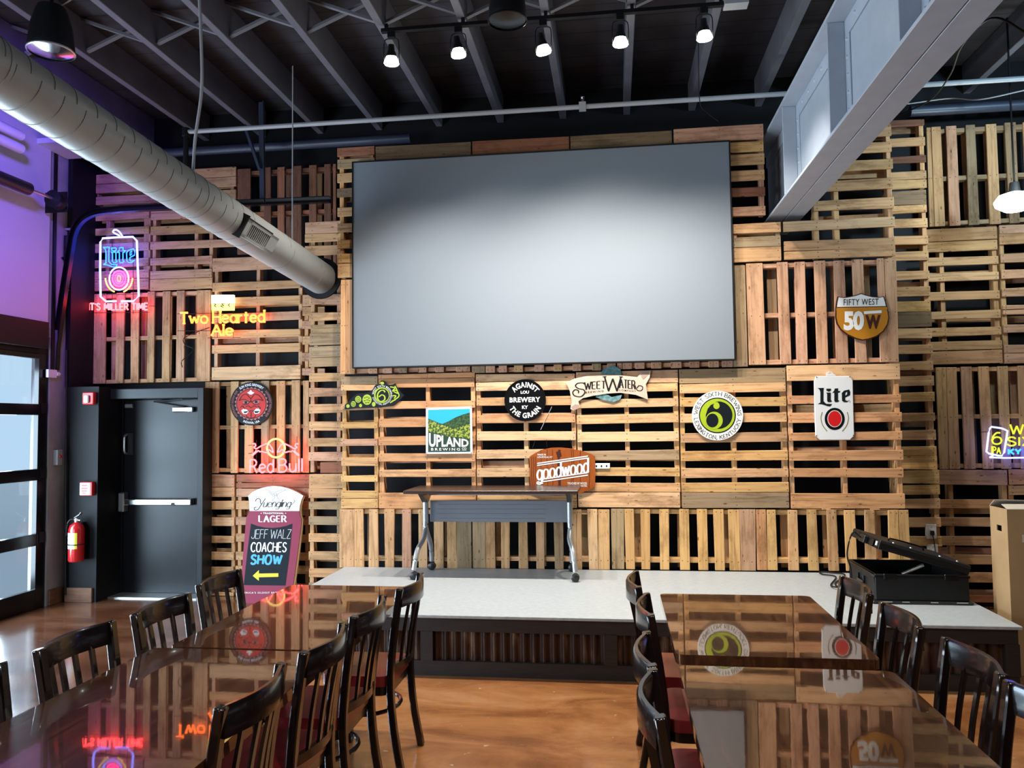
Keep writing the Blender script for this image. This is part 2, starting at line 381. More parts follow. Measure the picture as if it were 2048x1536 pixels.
# ------------------------------------------------------------------ mesh builder
class MB:
    """collects faces and links them as ONE mesh object"""
    def __init__(s): s.v = []; s.f = []; s.m = []
    def add(s, verts, faces, mi=0):
        o = len(s.v); s.v += [tuple(p) for p in verts]
        for f in faces: s.f.append([i + o for i in f]); s.m.append(mi)
        return s
    def box(s, a, b, mi=0):
        x0, y0, z0 = a; x1, y1, z1 = b
        return s.add([(x0, y0, z0), (x1, y0, z0), (x1, y1, z0), (x0, y1, z0), (x0, y0, z1), (x1, y0, z1), (x1, y1, z1), (x0, y1, z1)],
                     [(0, 3, 2, 1), (4, 5, 6, 7), (0, 1, 5, 4), (1, 2, 6, 5), (2, 3, 7, 6), (3, 0, 4, 7)], mi)
    def bbox(s, c, size, mi=0):
        return s.box([c[i] - size[i] / 2 for i in range(3)], [c[i] + size[i] / 2 for i in range(3)], mi)
    def hexa(s, p, mi=0):   # eight corners: four of one end, four of the other
        return s.add(p, [(0, 3, 2, 1), (4, 5, 6, 7), (0, 1, 5, 4), (1, 2, 6, 5), (2, 3, 7, 6), (3, 0, 4, 7)], mi)
    def sweep(s, pts, prof, mi=0, up=(0, 0, 1), closed=False, caps=True, scale=None):
        """prof: 2D outline (side, up) carried along pts"""
        pts = [Vector(p) for p in pts]; n = len(pts); k = len(prof); up = Vector(up)
        rings = []
        for i, p in enumerate(pts):
            a = pts[(i - 1) % n] if (closed or i > 0) else p
            b = pts[(i + 1) % n] if (closed or i < n - 1) else p
            t = (b - a).normalized()
            u = up if abs(t.dot(up)) < 0.95 else Vector((1, 0, 0)) if abs(t.x) < 0.9 else Vector((0, 1, 0))
            sd = t.cross(u).normalized(); uu = sd.cross(t).normalized()
            sc = scale[i] if scale else 1.0
            rings.append([p + sd * (q[0] * sc) + uu * (q[1] * sc) for q in prof])
        V = [q for r in rings for q in r]; F = []
        for i in range(n if closed else n - 1):
            j = (i + 1) % n
            for q in range(k):
                w = (q + 1) % k
                F.append((i * k + q, i * k + w, j * k + w, j * k + q))
        if caps and not closed:
            F.append(tuple(reversed(range(k)))); F.append(tuple((n - 1) * k + q for q in range(k)))
        return s.add(V, F, mi)
    def tube(s, pts, r, n=8, mi=0, closed=False, scale=None):
        return s.sweep(pts, [(r * math.cos(2 * PI * i / n), r * math.sin(2 * PI * i / n)) for i in range(n)], mi, closed=closed, scale=scale)
    def lathe(s, prof, c=(0, 0, 0), n=24, mi=0, axis='z'):
        """prof: list of (radius, height)"""
        V = []; F = []; k = len(prof)
        for i in range(n):
            a = 2 * PI * i / n
            for r, h in prof:
                p = (r * math.cos(a), r * math.sin(a), h)
                if axis == 'y': p = (p[0], p[2], p[1])
                if axis == 'x': p = (p[2], p[0], p[1])
                V.append((p[0] + c[0], p[1] + c[1], p[2] + c[2]))
        for i in range(n):
            j = (i + 1) % n
            for q in range(k - 1): F.append((i * k + q, j * k + q, j * k + q + 1, i * k + q + 1))
        s.add(V, F, mi)
        return s
    def prism(s, outer, holes, fmap, off0, off1, mi=0):
        """2D outline (with holes) mapped by fmap(x, y, offset) and given thickness"""
        loops = [outer] + list(holes or [])
        flat = [p for l in loops for p in l]
        tris = tessellate_polygon([[Vector((p[0], p[1], 0)) for p in l] for l in loops])
        n = len(flat)
        if off0 == off1:
            return s.add([fmap(p[0], p[1], off0) for p in flat], [tuple(t) for t in tris], mi)
        V = [fmap(p[0], p[1], off0) for p in flat] + [fmap(p[0], p[1], off1) for p in flat]
        F = [tuple(t) for t in tris] + [tuple(i + n for i in reversed(t)) for t in tris]
        o = 0
        for l in loops:
            for i in range(len(l)):
                j = (i + 1) % len(l)
                F.append((o + i, o + j, o + j + n, o + i + n))
            o += len(l)
        return s.add(V, F, mi)
    def build(s, name, mats, parent=None, smooth=False, bevel=0.0, origin=None, seg=1):
        if not isinstance(mats, (list, tuple)): mats = [mats]
        mats = [M[x] if isinstance(x, str) else x for x in mats]
        me = bpy.data.meshes.new(name)
        org = Vector(origin) if origin is not None else Vector((0, 0, 0))
        me.from_pydata([tuple(Vector(p) - org) for p in s.v], [], s.f)
        for x in mats: me.materials.append(x)
        for p, mi in zip(me.polygons, s.m): p.material_index = mi
        bm = bmesh.new(); bm.from_mesh(me)
        bmesh.ops.remove_doubles(bm, verts=bm.verts, dist=1e-6)
        bmesh.ops.recalc_face_normals(bm, faces=bm.faces)
        if bevel > 0:
            ed = [e for e in bm.edges if len(e.link_faces) == 2 and e.calc_face_angle(0) > 0.6]
            bmesh.ops.bevel(bm, geom=ed, offset=bevel, segments=seg, affect='EDGES', clamp_overlap=True)
        if smooth:
            for fc in bm.faces: fc.smooth = True
            for e in bm.edges:
                if len(e.link_faces) == 2 and e.calc_face_angle(0) > 0.7: e.smooth = False
        bm.to_mesh(me); bm.free()
        o = bpy.data.objects.new(name, me); COL.objects.link(o)
        o.location = org
        if parent: o.parent = parent
        return o

def tag(o, label, cat, group=None, kind=None):
    o['label'] = label; o['category'] = cat
    if group: o['group'] = group
    if kind: o['kind'] = kind
    return o
def struct(o, label=None):
    o['kind'] = 'structure'
    if label: o['label'] = label
    return o
def thing(name, label, cat, loc=(0, 0, 0), rz=0.0, group=None):
    o = bpy.data.objects.new(name, None); COL.objects.link(o)
    o.location = loc; o.rotation_euler = (0, 0, rz); o.empty_display_size = 0.1
    return tag(o, label, cat, group)
def dup(root, loc, rz, label, group=None):
    r = root.copy(); COL.objects.link(r); r.location = loc; r.rotation_euler = (0, 0, rz); r['label'] = label
    if group: r['group'] = group
    for ch in list(root.children):
        c = ch.copy(); COL.objects.link(c); c.parent = r
        for g in list(ch.children):
            d = g.copy(); COL.objects.link(d); d.parent = c
    return r
def smooth_path(pts, n=6, closed=False):
    pts = [Vector(p) for p in pts]; out = []; N = len(pts)
    if N < 3: return pts
    for i in range(N if closed else N - 1):
        p1, p2 = pts[i], pts[(i + 1) % N]
        p0 = pts[(i - 1) % N] if (closed or i > 0) else p1 * 2 - p2
        p3 = pts[(i + 2) % N] if (closed or i < N - 2) else p2 * 2 - p1
        for k in range(n):
            t = k / n
            out.append(0.5 * ((2 * p1) + (p2 - p0) * t + (2 * p0 - 5 * p1 + 4 * p2 - p3) * t * t + (3 * p1 - p0 - 3 * p2 + p3) * t ** 3))
    if not closed: out.append(pts[-1])
    return out

# ------------------------------------------------------------------ room shell
YB = 7.78      # black back wall
XL = -5.50     # left wall
ZC = 5.08      # underside of the roof deck
struct(MB().box((-5.7, -7, -0.1), (8.2, 8.0, 0.0)).build('floor', 'floor'))
struct(MB().box((-5.7, -7, ZC), (8.2, 8.0, ZC + 0.1)).build('ceiling', 'deck'))
struct(MB().box((-5.7, YB, 0), (8.2, YB + 0.15, ZC)).build('wall_back', 'black_wall'))
struct(MB().box((8.05, -7, 0), (8.2, YB, ZC)).build('wall_right', 'dark_wall'))
struct(MB().box((-5.7, -7.1, 0), (8.2, -7.0, ZC)).build('wall_rear', 'dark_wall'))
GY0, GY1, GZ = 4.35, 7.02, 2.62     # garage door opening in the left wall
gl = MB(); gl.box((XL - 0.2, -7, 0), (XL, GY0, ZC)); gl.box((XL - 0.2, GY0, GZ), (XL, GY1, ZC)); gl.box((XL - 0.2, GY1, 0), (XL, YB, ZC))
struct(gl.build('wall_left', 'grey_wall'))

# ------------------------------------------------------------------ pallet wall
F_, M_, B_ = 7.03, 7.30, 7.58
PAL = {'t': (0.69, 0.41, 0.205), 'p': (0.77, 0.49, 0.275), 'o': (0.70, 0.365, 0.175), 'k': (0.66, 0.38, 0.24),
       'g': (0.42, 0.295, 0.17), 'd': (0.24, 0.165, 0.098), 'y': (0.73, 0.44, 0.18), 'b': (0.22, 0.10, 0.062), 'r': (0.36, 0.15, 0.085)}
def tint(code):
    c = PAL[code]; j = random.uniform(0.80, 1.08)
    return (c[0] * j * random.uniform(0.97, 1.03), c[1] * j * random.uniform(.97, 1.02), c[2] * j * random.uniform(0.95, 1.06), 1)

def timber(name, parent, root, c, L, H, T, vert, color, nails=(), mi=1):
    """one board centred on c (world); L along its length, H across, T thick; nails at positions along the length"""
    mb = MB()
    hl, hh, ht = L / 2, H / 2, T / 2
    w0, w1 = random.uniform(-0.004, 0.004), random.uniform(-0.004, 0.004)
    mb.hexa([(-hl, -ht, -hh + w0), (-hl, ht, -hh + w0), (-hl, ht, hh + w1), (-hl, -ht, hh + w1),
             (hl, -ht, -hh - w0), (hl, ht, -hh - w0), (hl, ht, hh - w1), (hl, -ht, hh - w1)])
    o = mb.build(name, ['timber', 'nail'], None, bevel=min(0.0025, T * 0.2))
    if nails:
        bm = bmesh.new(); bm.from_mesh(o.data)
        for s in nails:
            for z in (-0.27, 0.27):
                px, pz, r = s + random.uniform(-.006, .006), z * H + random.uniform(-.006, .006), 0.0042
                vs = [bm.verts.new((px + r * math.cos(q * PI / 3), -ht - 0.0007, pz + r * math.sin(q * PI / 3))) for q in range(6)]
                f = bm.faces.new(vs); f.material_index = 1
        bm.to_mesh(o.data); bm.free()
    o.location = Vector(c) - root
    o.rotation_euler = (0, R(90) if vert else 0, 0)
    o.rotation_euler.rotate_axis('Y', R(random.uniform(-.25, .25)))
    o.color = color; o.parent = parent
    return o

GRP = 'timber pallets covering the stage wall'
def pallet_h(label, Y, x0, x1, xr, boards, cols='t', st=None, back=4, dim=1.0, thick=0.02):
    """pallet with boards lying across: boards = (top, bottom[, x0, x1]) in photo rows at column xr"""
    yt, yb = boards[0][0], boards[-1][1]
    ym = (yt + yb) / 2
    X0, X1 = onY(x0, ym, Y).x, onY(x1, ym, Y).x
    zt, zb = onY(xr, yt, Y).z, max(0.005, onY(xr, yb, Y).z)
    root = Vector(((X0 + X1) / 2, Y + 0.06, zb))
    t = thing('pallet', label, 'pallet', root, 0, GRP)
    if st is None: st = (x0 + 5, (x0 + x1) / 2, x1 - 5)
    SX = [onY(s, ym, Y).x for s in st]
    def cc(i):
        c = cols[i] if i < len(cols) else random.choice(cols)
        q = tint(c); return (q[0] * dim, q[1] * dim, q[2] * dim, 1)
    for i, b in enumerate(boards):
        a0 = onY(b[2], ym, Y).x if len(b) > 2 else X0
        a1 = onY(b[3], ym, Y).x if len(b) > 3 else X1
        za, zc = onY(xr, b[0], Y).z, max(0.004, onY(xr, b[1], Y).z)
        a0 += random.uniform(0, .006); a1 -= random.uniform(0, .006)
        cx = (a0 + a1) / 2
        timber('deck_board', t, root, (cx, Y + thick / 2 + random.uniform(-.002, .002), (za + zc) / 2), a1 - a0, za - zc, thick, False, cc(i), [s - cx for s in SX if a0 + .01 < s < a1 - .01])
    for s in SX:
        timber('stringer', t, root, (s, Y + 0.065, (zt + zb) / 2), zt - zb - 0.01, 0.040, 0.082, True, cc(random.randint(0, 99)))
    for k in range(back):
        z = zb + 0.06 + (zt - zb - 0.12) * k / max(1, back - 1) + random.uniform(-.05, .05) * (0 < k < back - 1)
        q = tint(random.choice('ttkg')); q = (q[0] * dim, q[1] * dim, q[2] * dim, 1)
        timber('back_board', t, root, ((X0 + X1) / 2, Y + 0.117, z), X1 - X0 - 0.01, random.uniform(.06, .09), 0.018, False, q)
    return t
def pallet_v(label, Y, y0, y1, yr, boards, cols='t', rails=None, back=3, xm=None, dim=1.0, thick=0.02):
    """pallet with boards standing upright: boards = (left, right[, y0, y1]) in photo columns at row yr"""
    xl, xr_ = boards[0][0], boards[-1][1]
    xm = xm or (xl + xr_) / 2
    X0, X1 = onY(xl, yr, Y).x, onY(xr_, yr, Y).x
    zt, zb = onY(xm, y0, Y).z, max(0.005, onY(xm, y1, Y).z)
    root = Vector(((X0 + X1) / 2, Y + 0.06, zb))
    t = thing('pallet', label, 'pallet', root, 0, GRP)
    if rails is None: rails = (y0 + 6, (y0 + y1) / 2, y1 - 6)
    RZ = [onY(xm, s, Y).z for s in rails]
    def cc(i):
        c = cols[i] if i < len(cols) else random.choice(cols)
        q = tint(c); return (q[0] * dim, q[1] * dim, q[2] * dim, 1)
    for i, b in enumerate(boards):
        a0, a1 = onY(b[0], yr, Y).x, onY(b[1], yr, Y).x
        za = onY(xm, b[2], Y).z if len(b) > 2 else zt
        zc = onY(xm, b[3], Y).z if len(b) > 3 else zb
        za -= random.uniform(0, .006)
        cz = (za + zc) / 2
        timber('deck_board', t, root, ((a0 + a1) / 2, Y + thick / 2 + random.uniform(-.002, .002), cz), za - zc, a1 - a0, thick, True, cc(i), [-(s - cz) for s in RZ if zc + .01 < s < za - .01])
    for s in RZ:
        timber('stringer', t, root, ((X0 + X1) / 2, Y + 0.065, s), X1 - X0 - 0.01, 0.040, 0.082, False, cc(random.randint(0, 99)))
    for k in range(back):
        x = X0 + 0.07 + (X1 - X0 - 0.14) * (k + 0.5) / back + random.uniform(-.03, .03)
        q = tint(random.choice('ttkg')); q = (q[0] * dim, q[1] * dim, q[2] * dim, 1)
        timber('back_board', t, root, (x, Y + 0.117, (zt + zb) / 2), zt - zb - 0.01, random.uniform(.06, .09), 0.018, True, q)
    return t

# --- left bay, set back behind the stage wall
pallet_h('pallet of broad purplish boards at the top left corner of the pallet wall', B_, 182, 472, 300, [(343, 362), (363, 381), (388, 405)], 'kk', st=(190, 300, 462))
pallet_h('pallet of flat boards behind the glowing white can neon', B_, 182, 298, 240, [(422, 439), (455, 469), (486, 503), (518, 534), (541, 557), (558, 580)], 'kt', st=(212, 288, 294))
pallet_h('pallet of flat boards under the grey duct, beside the can neon', B_, 300, 425, 360, [(420, 437, 300, 470), (451, 468, 300, 470), (482, 497, 300, 470), (514, 529), (540, 556), (557, 579)], 'ktk', st=(306, 390, 420))
pallet_v('dark brown upright pallet behind the slim black rail, above the duct end', B_ + 0.02, 332, 505, 360, [(475, 501), (528, 542), (555, 569), (587, 603), (618, 633, 332, 560), (648, 662, 332, 560), (666, 672, 332, 560)], 'bbrb', rails=(340, 424), xm=575)
pallet_v('upright slatted pallet above the black exit door', B_, 583, 765, 700, [(182.5, 210), (231, 247), (261, 277), (294, 308), (324, 339.5), (352, 368), (393, 420)], 'tttttk', rails=(588, 675, 761), xm=300, back=4)
pallet_h('pallet behind the yellow neon lettering', B_, 424, 602, 520, [(513, 539), (562.5, 579), (593, 611), (625, 642), (659, 675), (688, 705), (732, 759)], 'kttkttp', st=(430, 514, 599))
pallet_h('narrow pallet strip between the yellow neon and the screen wall', B_, 604, 650, 612, [(590, 612), (614, 631), (642, 658), (672, 689), (706, 722), (737, 751)], 'ktk', st=(611, 630), back=0)
pallet_v('upright slatted pallet holding the round red sign', B_, 762, 946, 850, [(409, 437.5), (461, 476), (489, 506), (522, 537.5), (553, 569.5), (583, 600), (606, 618)], 'tttgott', rails=(767, 854, 941), xm=505, back=4)
pallet_h('low pallet beside the exit door, left of the chalkboard sign', B_, 405, 468, 440, [(949, 974), (975, 994), (1002, 1019), (1035, 1052), (1072, 1086), (1104, 1120), (1134, 1152), (1161, 1179), (1184, 1200)], 'kttptttt', st=(411, 464))
pallet_h('low pallet behind the chalkboard sign', B_, 471, 620, 490, [(949, 965), (965.5, 976), (977, 994), (1002, 1019), (1034, 1050), (1068, 1084), (1104, 1120), (1131, 1147), (1165, 1180), (1186, 1200)], 'rrktkttt', st=(477, 545, 612))
# --- middle layer on the left, half hidden by the stage wall
pallet_h('pallet at the end of the grey duct, left of the screen', M_, 609, 690, 645, [(443, 466), (467, 483), (491, 510), (589, 608, 621, 690), (625, 641, 617, 690), (649, 666, 621, 690), (666.5, 690, 619, 690)], 'kttktgg', st=(624, 676), back=4)
pallet_h('pallet with weathered double boards below the duct end, left of the stage wall', M_, 617, 690, 650, [(692, 714), (715, 733), (746, 763), (776, 793), (808, 826), (843, 861), (876, 893), (904, 922), (924, 946, 640, 690)], 'ggtktttkr', st=(623, 676))
pallet_h('lowest pallet between the chalkboard sign and the stage', M_, 617, 690, 650, [(948, 977), (977.5, 996), (1003, 1019), (1033, 1050), (1067, 1084), (1103, 1120), (1137, 1155), (1166, 1184), (1195, 1213)], 'ttggttt', st=(622, 676))
# --- stage wall: row under the screen
pallet_h('narrow pallet at the left end of the row under the screen', F_, 681.5, 755.5, 720, [(752.5, 769), (769.5, 781), (811, 820), (844, 857), (878, 891.5), (915, 932), (951, 963.5), (981.5, 997), (998, 1016.5)], 'gttyktyyy', st=(687, 751))
pallet_h('orange-toned pallet behind the hill-landscape sign', F_, 757, 951, 850, [(747, 756), (757, 775), (802, 817), (836, 854), (872, 890), (907, 923), (939, 954), (985.5, 1016)], 'ooooooto', st=(762, 855, 946))
pallet_h('pale pallet behind the round black sign', F_, 952.5, 1152.5, 1040, [(748, 762), (763, 781), (794, 811), (829, 846), (863, 881), (899, 917), (936, 954), (986, 1002), (1002.5, 1016)], 'pptoppptt', st=(957, 1052, 1148))
pallet_h('pallet behind the banner-shaped sign and the orange barrel sign', F_, 1154, 1359, 1300, [(741, 765.5), (767, 783), (797, 814), (828, 846), (863, 883), (900.6, 920), (935, 952), (966, 983.5), (984.5, 1015)], 'ptptpgytp', st=(1159, 1255, 1354))
pallet_h('pallet behind the round white sign with the large numeral', F_, 1360.5, 1576, 1520, [(736, 765), (765.5, 784), (793.6, 812), (825.6, 844), (864.7, 884), (901, 921), (936.6, 955), (965, 984.6), (985.6, 1016)], 'gtyttytyg', st=(1366, 1469, 1571))
pallet_h('orange pallet behind the white can-shaped metal sign', F_, 1577.5, 1806, 1600, [(731, 762), (791.5, 808), (826, 846), (865, 881.5), (901.5, 921.5), (937, 955), (987, 1017)], 'poooooo', st=(1583, 1690, 1799))
# --- stage wall: upright row behind the stage floor
pallet_v('upright pallet behind the left leg of the folding table', F_, 1018, 1137, 1060, [(679, 708), (708.5, 727), (737.5, 756), (769, 788), (804.5, 822), (837, 854), (868, 886.6), (894, 913.5), (914, 942.6)], 'ttttktttg', rails=(1024, 1119), xm=810)
pallet_v('upright pallet behind the right half of the folding table', F_, 1018, 1138, 1060, [(945, 971), (971.5, 990), (1002, 1019), (1037, 1055), (1072, 1088.5), (1108, 1126.5), (1143, 1152.5), (1153, 1163), (1176, 1195), (1196, 1219)], 'gttttgttpt', rails=(1024, 1119), xm=1080)
pallet_v('yellowish upright pallet low behind the stage, right of the folding table', F_, 1018, 1140, 1060, [(1222.6, 1248), (1250, 1268.5), (1281.6, 1300), (1319, 1338), (1359, 1378.5), (1395, 1415), (1428, 1448), (1457.5, 1479.5), (1480, 1511)], 'gyyyyyyyk', rails=(1024, 1122), xm=1365)
pallet_v('upright pallet low behind the stage, next to the open black case', F_, 1019, 1142, 1060, [(1513, 1533), (1534, 1553), (1576, 1596), (1615, 1635), (1655, 1675), (1690, 1712), (1730, 1751), (1777, 1798), (1799, 1819)], 'oytytytyy', rails=(1026, 1123), xm=1665)
# --- stage wall: around the screen
pallet_h('pallet at the upper left corner of the screen', F_, 674, 749, 690, [(295, 312), (318, 337), (345.6, 364), (376, 393), (415, 432), (447, 464.5), (480, 497), (507.5, 526), (527, 555)], 'rgtdttyyt', st=(682, 740))
for lab, a, b, c in (('dark weathered pallet along the top edge of the screen, left part', 751, 943, 'd'), ('reddish pallet along the top edge of the screen', 944.5, 1141, 'r'), ('nearly black pallet along the top edge of the screen', 1142.5, 1347, 'd')):
    xm = (a + b) / 2
    y = 291 - (xm - 800) * 0.0555
    pallet_h(lab, F_, a, b, xm, [(y, y + 27), (y + 50, y + 70), (y + 105, y + 125), (y + 160, y + 180), (y + 225, y + 245)], c, back=0)
pallet_h('pallet at the upper right corner of the screen, left of the steel beam', F_, 1349, 1530, 1500, [(249, 278), (283, 303), (307.5, 329), (340, 361), (375, 392), (413, 431)], 'kyttrk', st=(1355, 1440, 1524))
pallet_h('pallet right of the screen under the end of the steel beam', F_, 1380, 1563, 1500, [(447, 466), (474, 494), (495, 524)], 'tgt', st=(1386, 1470, 1557), back=2)
UP = [(681, 691), (691.5, 709), (737, 754.6), (766, 784.5), (798, 815), (836, 853), (869.5, 887), (912.5, 941)]
pallet_v('upright pallet under the lower left corner of the screen', F_, 558, 748, 742, UP, 'ookkgk', rails=(570, 650, 742), xm=700, back=0)
pallet_v('upright pallet under the middle of the screen, only its ends showing', F_, 540, 743, 742, [(943, 970), (972, 989.6), (997, 1014), (1029, 1046), (1069.6, 1088), (1107, 1124), (1145, 1162), (1184, 1202), (1214, 1232)], 'gkkt', rails=(550, 640, 737), xm=1090, back=0)
pallet_v('upright pallet under the right end of the screen with one weathered plank', F_, 533, 735, 700, [(1233, 1243), (1244, 1263), (1269, 1289), (1302, 1323), (1341, 1362), (1378, 1398), (1416, 1437), (1444, 1465), (1466, 1495)], 'kkkkkkkkg', rails=(535, 630, 728), xm=1400, back=0)
pallet_h('pallet right of the steel beam end, above the road-shield sign', F_, 1626, 1788, 1770, [(249, 271.5), (283, 303), (317.6, 338), (356, 377), (395, 416), (434, 454, 1564, 1788), (475, 495, 1564, 1788), (495.5, 512, 1564, 1788)], 'tttttptt', st=(1632, 1673, 1781))
pallet_v('pinkish upright pallet holding the road-shield sign', F_, 521, 727, 620, [(1495, 1528.5), (1557, 1579), (1591.5, 1612.6), (1631, 1653.5), (1670, 1693), (1708, 1730), (1757.5, 1771.5), (1772, 1795)], 'kkkkkkkk', rails=(527, 628, 722), xm=1640, back=4)
# --- middle layer on the right
pallet_h('topmost pallet of the narrow column right of the steel beam', M_, 1770, 1852, 1820, [(239, 252), (275, 291.5), (312, 325), (342.5, 358), (359, 377)], 'btbtt', st=(1776, 1846), back=2)
pallet_h('pallet with a wide cracked board, right of the road-shield sign', M_, 1775, 1859, 1820, [(381, 409), (410, 426), (437, 455), (471.7, 489), (503, 521), (542, 559.6), (573.7, 593), (602.7, 623.8), (624.7, 654.5)], 'dttttttyd', st=(1781, 1853))
pallet_h('pallet right of the white can-shaped sign, in the narrow column', M_, 1780, 1870, 1820, [(657, 676.5), (689.7, 708), (723, 740.5), (752.5, 772), (785, 803.5), (826, 843), (860.6, 880), (893, 911.5), (912, 939)], 'ptttyttyy', st=(1787, 1863))
pallet_h('lowest pallet of the narrow column, behind the wall sockets', M_, 1790, 1885, 1820, [(941, 967), (970.6, 989.5), (998, 1017), (1035, 1054), (1072.6, 1091.5), (1111, 1129), (1150, 1168), (1188, 1206), (1212, 1230)], 'yytty', st=(1797, 1878))
# --- right bay
pallet_v('grey upright pallet at the top right beside the glaring lamp', B_, 249, 450, 350, [(1856, 1865), (1866, 1886), (1895.6, 1917), (1935, 1955), (1976.5, 1997.6), (2015, 2036), (2051, 2072)], 'ttkgtg', rails=(257, 353, 443), xm=1940, back=4)
pallet_h('grey pallet right of the narrow column, under the glaring lamp', B_, 1850, 2001, 1910, [(456, 481), (482.5, 502.5), (514, 530.6), (545.5, 562), (583, 600), (622, 638), (655, 672), (682.6, 700), (702, 728)], 'tttpttttt', st=(1888, 1995))
pallet_h('pallet at the right picture edge under the glaring lamp', B_, 2004, 2110, 2035, [(449, 466), (467, 487.5), (506, 524.5), (539, 556), (575, 593), (610, 617.6), (619, 629), (649, 665), (689.7, 705.5), (707, 726.6)], 'ktkkk', st=(2010, 2104))
pallet_v('upright pallet behind the blue and lime neon at the right', B_, 732, 938, 840, [(1875.5, 1895), (1895.7, 1917), (1926, 1948), (1962, 1983), (2000, 2020), (2040, 2058), (2070, 2090)], 'ttktttt', rails=(738, 833, 932), xm=1960, back=4)
pallet_h('lower right pallet left of the cardboard box', B_, 1870, 2021, 1950, [(940, 969.7), (999, 1017), (1035, 1053), (1072.6, 1091.5), (1110, 1129), (1145, 1165), (1191, 1205)], 'kottttr', st=(1907, 2016))
pallet_h('lower right pallet behind the cardboard box', B_, 2022, 2120, 2035, [(939, 969), (971, 989.5), (1010, 1028), (1050, 1068), (1090, 1108), (1130, 1148)], 'ot', st=(2028, 2114))

# ------------------------------------------------------------------ projection screen
def quad_box(name, pts, Y, T, m, parent, root, bevel=0):
    P = [onY(x, y, Y) - root for x, y in pts]
    return MB().hexa([tuple(p) for p in P] + [(p.x, p.y + T, p.z) for p in P]).build(name, m, parent, bevel=bevel)
XS0, XS1 = onY(704, 530, 6.95).x, onY(1466, 500, 6.95).x
ZS0, ZS1 = onY(1090, 728.5, 6.95).z, onY(1090, 301.3, 6.95).z
t = thing('projection_screen', 'large grey fixed-frame projection screen on the pallet wall', 'screen', ((XS0 + XS1) / 2, 6.97, ZS0))
ps = MB(); dx, dz, b = (XS1 - XS0) / 2, ZS1 - ZS0, 0.012
ps.box((-dx, -0.022, -0), (dx, 0.055, b)); ps.box((-dx, -0.022, dz - b), (dx, 0.055, dz)); ps.box((-dx, -0.022, b), (-dx + b, 0.055, dz - b)); ps.box((dx - b, -0.022, b), (dx, 0.055, dz - b))
ps.build('frame', 'black', t)
MB().box((-dx + b * .9, -0.015, b * .9), (dx - b * .9, 0.02, dz - b * .9)).build('fabric', 'screen', t)

# ------------------------------------------------------------------ stage
SX0, SX1, SY0, SY1, SH = -2.49, 2.505, 5.30, 7.02, 0.415
t = thing('stage', 'low stage with pale speckled top and rusty corrugated front', 'stage', (0, 5.3, 0))
MB().box((SX0, 0.0, SH - 0.022), (SX1, SY1 - 5.3, SH)).build('top', 'stage_top', t, bevel=0.003)
b = MB(); b.box((SX0 + .02, 0.02, SH - 0.115), (SX1 - .02, 0.06, SH - 0.022)); b.build('top_rail', 'stage_wood', t)
b = MB(); b.box((SX0 + .02, 0.02, 0.0), (SX1 - .02, 0.06, 0.10)); b.build('bottom_rail', 'stage_wood', t)
posts = [SX0 + 0.02, -1.345, -0.09, 1.15, SX1 - 0.10]
for p in posts: MB().box((p, 0.014, 0.10), (p + 0.085, 0.058, SH - 0.115)).build('post', 'stage_wood', t)
for k in range(4):
    a, c = posts[k] + 0.085, posts[k + 1]
    n = int((c - a) / 0.0085); V = []; Fc = []
    for i in range(n + 1):
        x = a + (c - a) * i / n; y = 0.050 + 0.010 * math.sin(2 * PI * (x / 0.068))
        V += [(x, y, 0.10), (x, y, SH - 0.115)]
    for i in range(n): Fc.append((2 * i, 2 * i + 2, 2 * i + 3, 2 * i + 1))
    MB().add(V, Fc).build('corrugated_panel', 'rust', t, smooth=True)
for s, x in ((-1, SX0 + .02), (1, SX1 - .06)):
    MB().box((x, 0.06, 0.0), (x + 0.04, SY1 - 5.3, SH - 0.022)).build('side_panel', 'stage_wood', t)

# ------------------------------------------------------------------ ceiling: joists, bridging, steel beam
ORD = ['first', 'second', 'third', 'fourth', 'fifth', 'sixth', 'seventh', 'eighth', 'ninth', 'tenth', 'eleventh', 'twelfth', 'thirteenth', 'fourteenth', 'fifteenth']
JX = [-0.455 + 0.64 * k for k in range(-7, 10)]
JZ = 4.80
for i, x in enumerate(JX):
    mb = MB().box((-0.032, -5.0, 0), (0.032, YB - 0.0, ZC - JZ))
    o = mb.build('ceiling_joist', 'joist', None, bevel=0.004)
    o.location = (x, 0, JZ)
    if x < 1.4: lab = 'grey painted ceiling joist running to the pallet wall, %s from the left wall' % ORD[i]
    else: lab = 'ceiling joist beyond the steel beam, %s to the right of it' % ORD[i - 10]
    tag(o, lab, 'joist', 'ceiling joists')
for i in range(len(JX) - 1):
    a, c = JX[i] + 0.032, JX[i + 1] - 0.032
    if c > 1.38 and a < 1.6: continue
    yb = 5.74 + random.uniform(-.05, .05)
    t = thing('bridging_brace', 'crossed wooden bridging between ceiling joists, ' + ('%s bay from the left wall' % ORD[i] if c < 1.4 else '%s bay beyond the steel beam' % ORD[max(0, i - 10)]), 'brace', ((a + c) / 2, yb, JZ + 0.02), 0, 'bridging braces between the joists')
    hw = (c - a) / 2
    for s in (-1, 1):
        y0 = 0.035 * s
        MB().sweep([(-hw * s, y0, 0.015), (hw * s, y0, 0.245)], [(-.019, -.011), (.019, -.011), (.019, .011), (-.019, .011)]).build('brace_bar', 'brace', t)

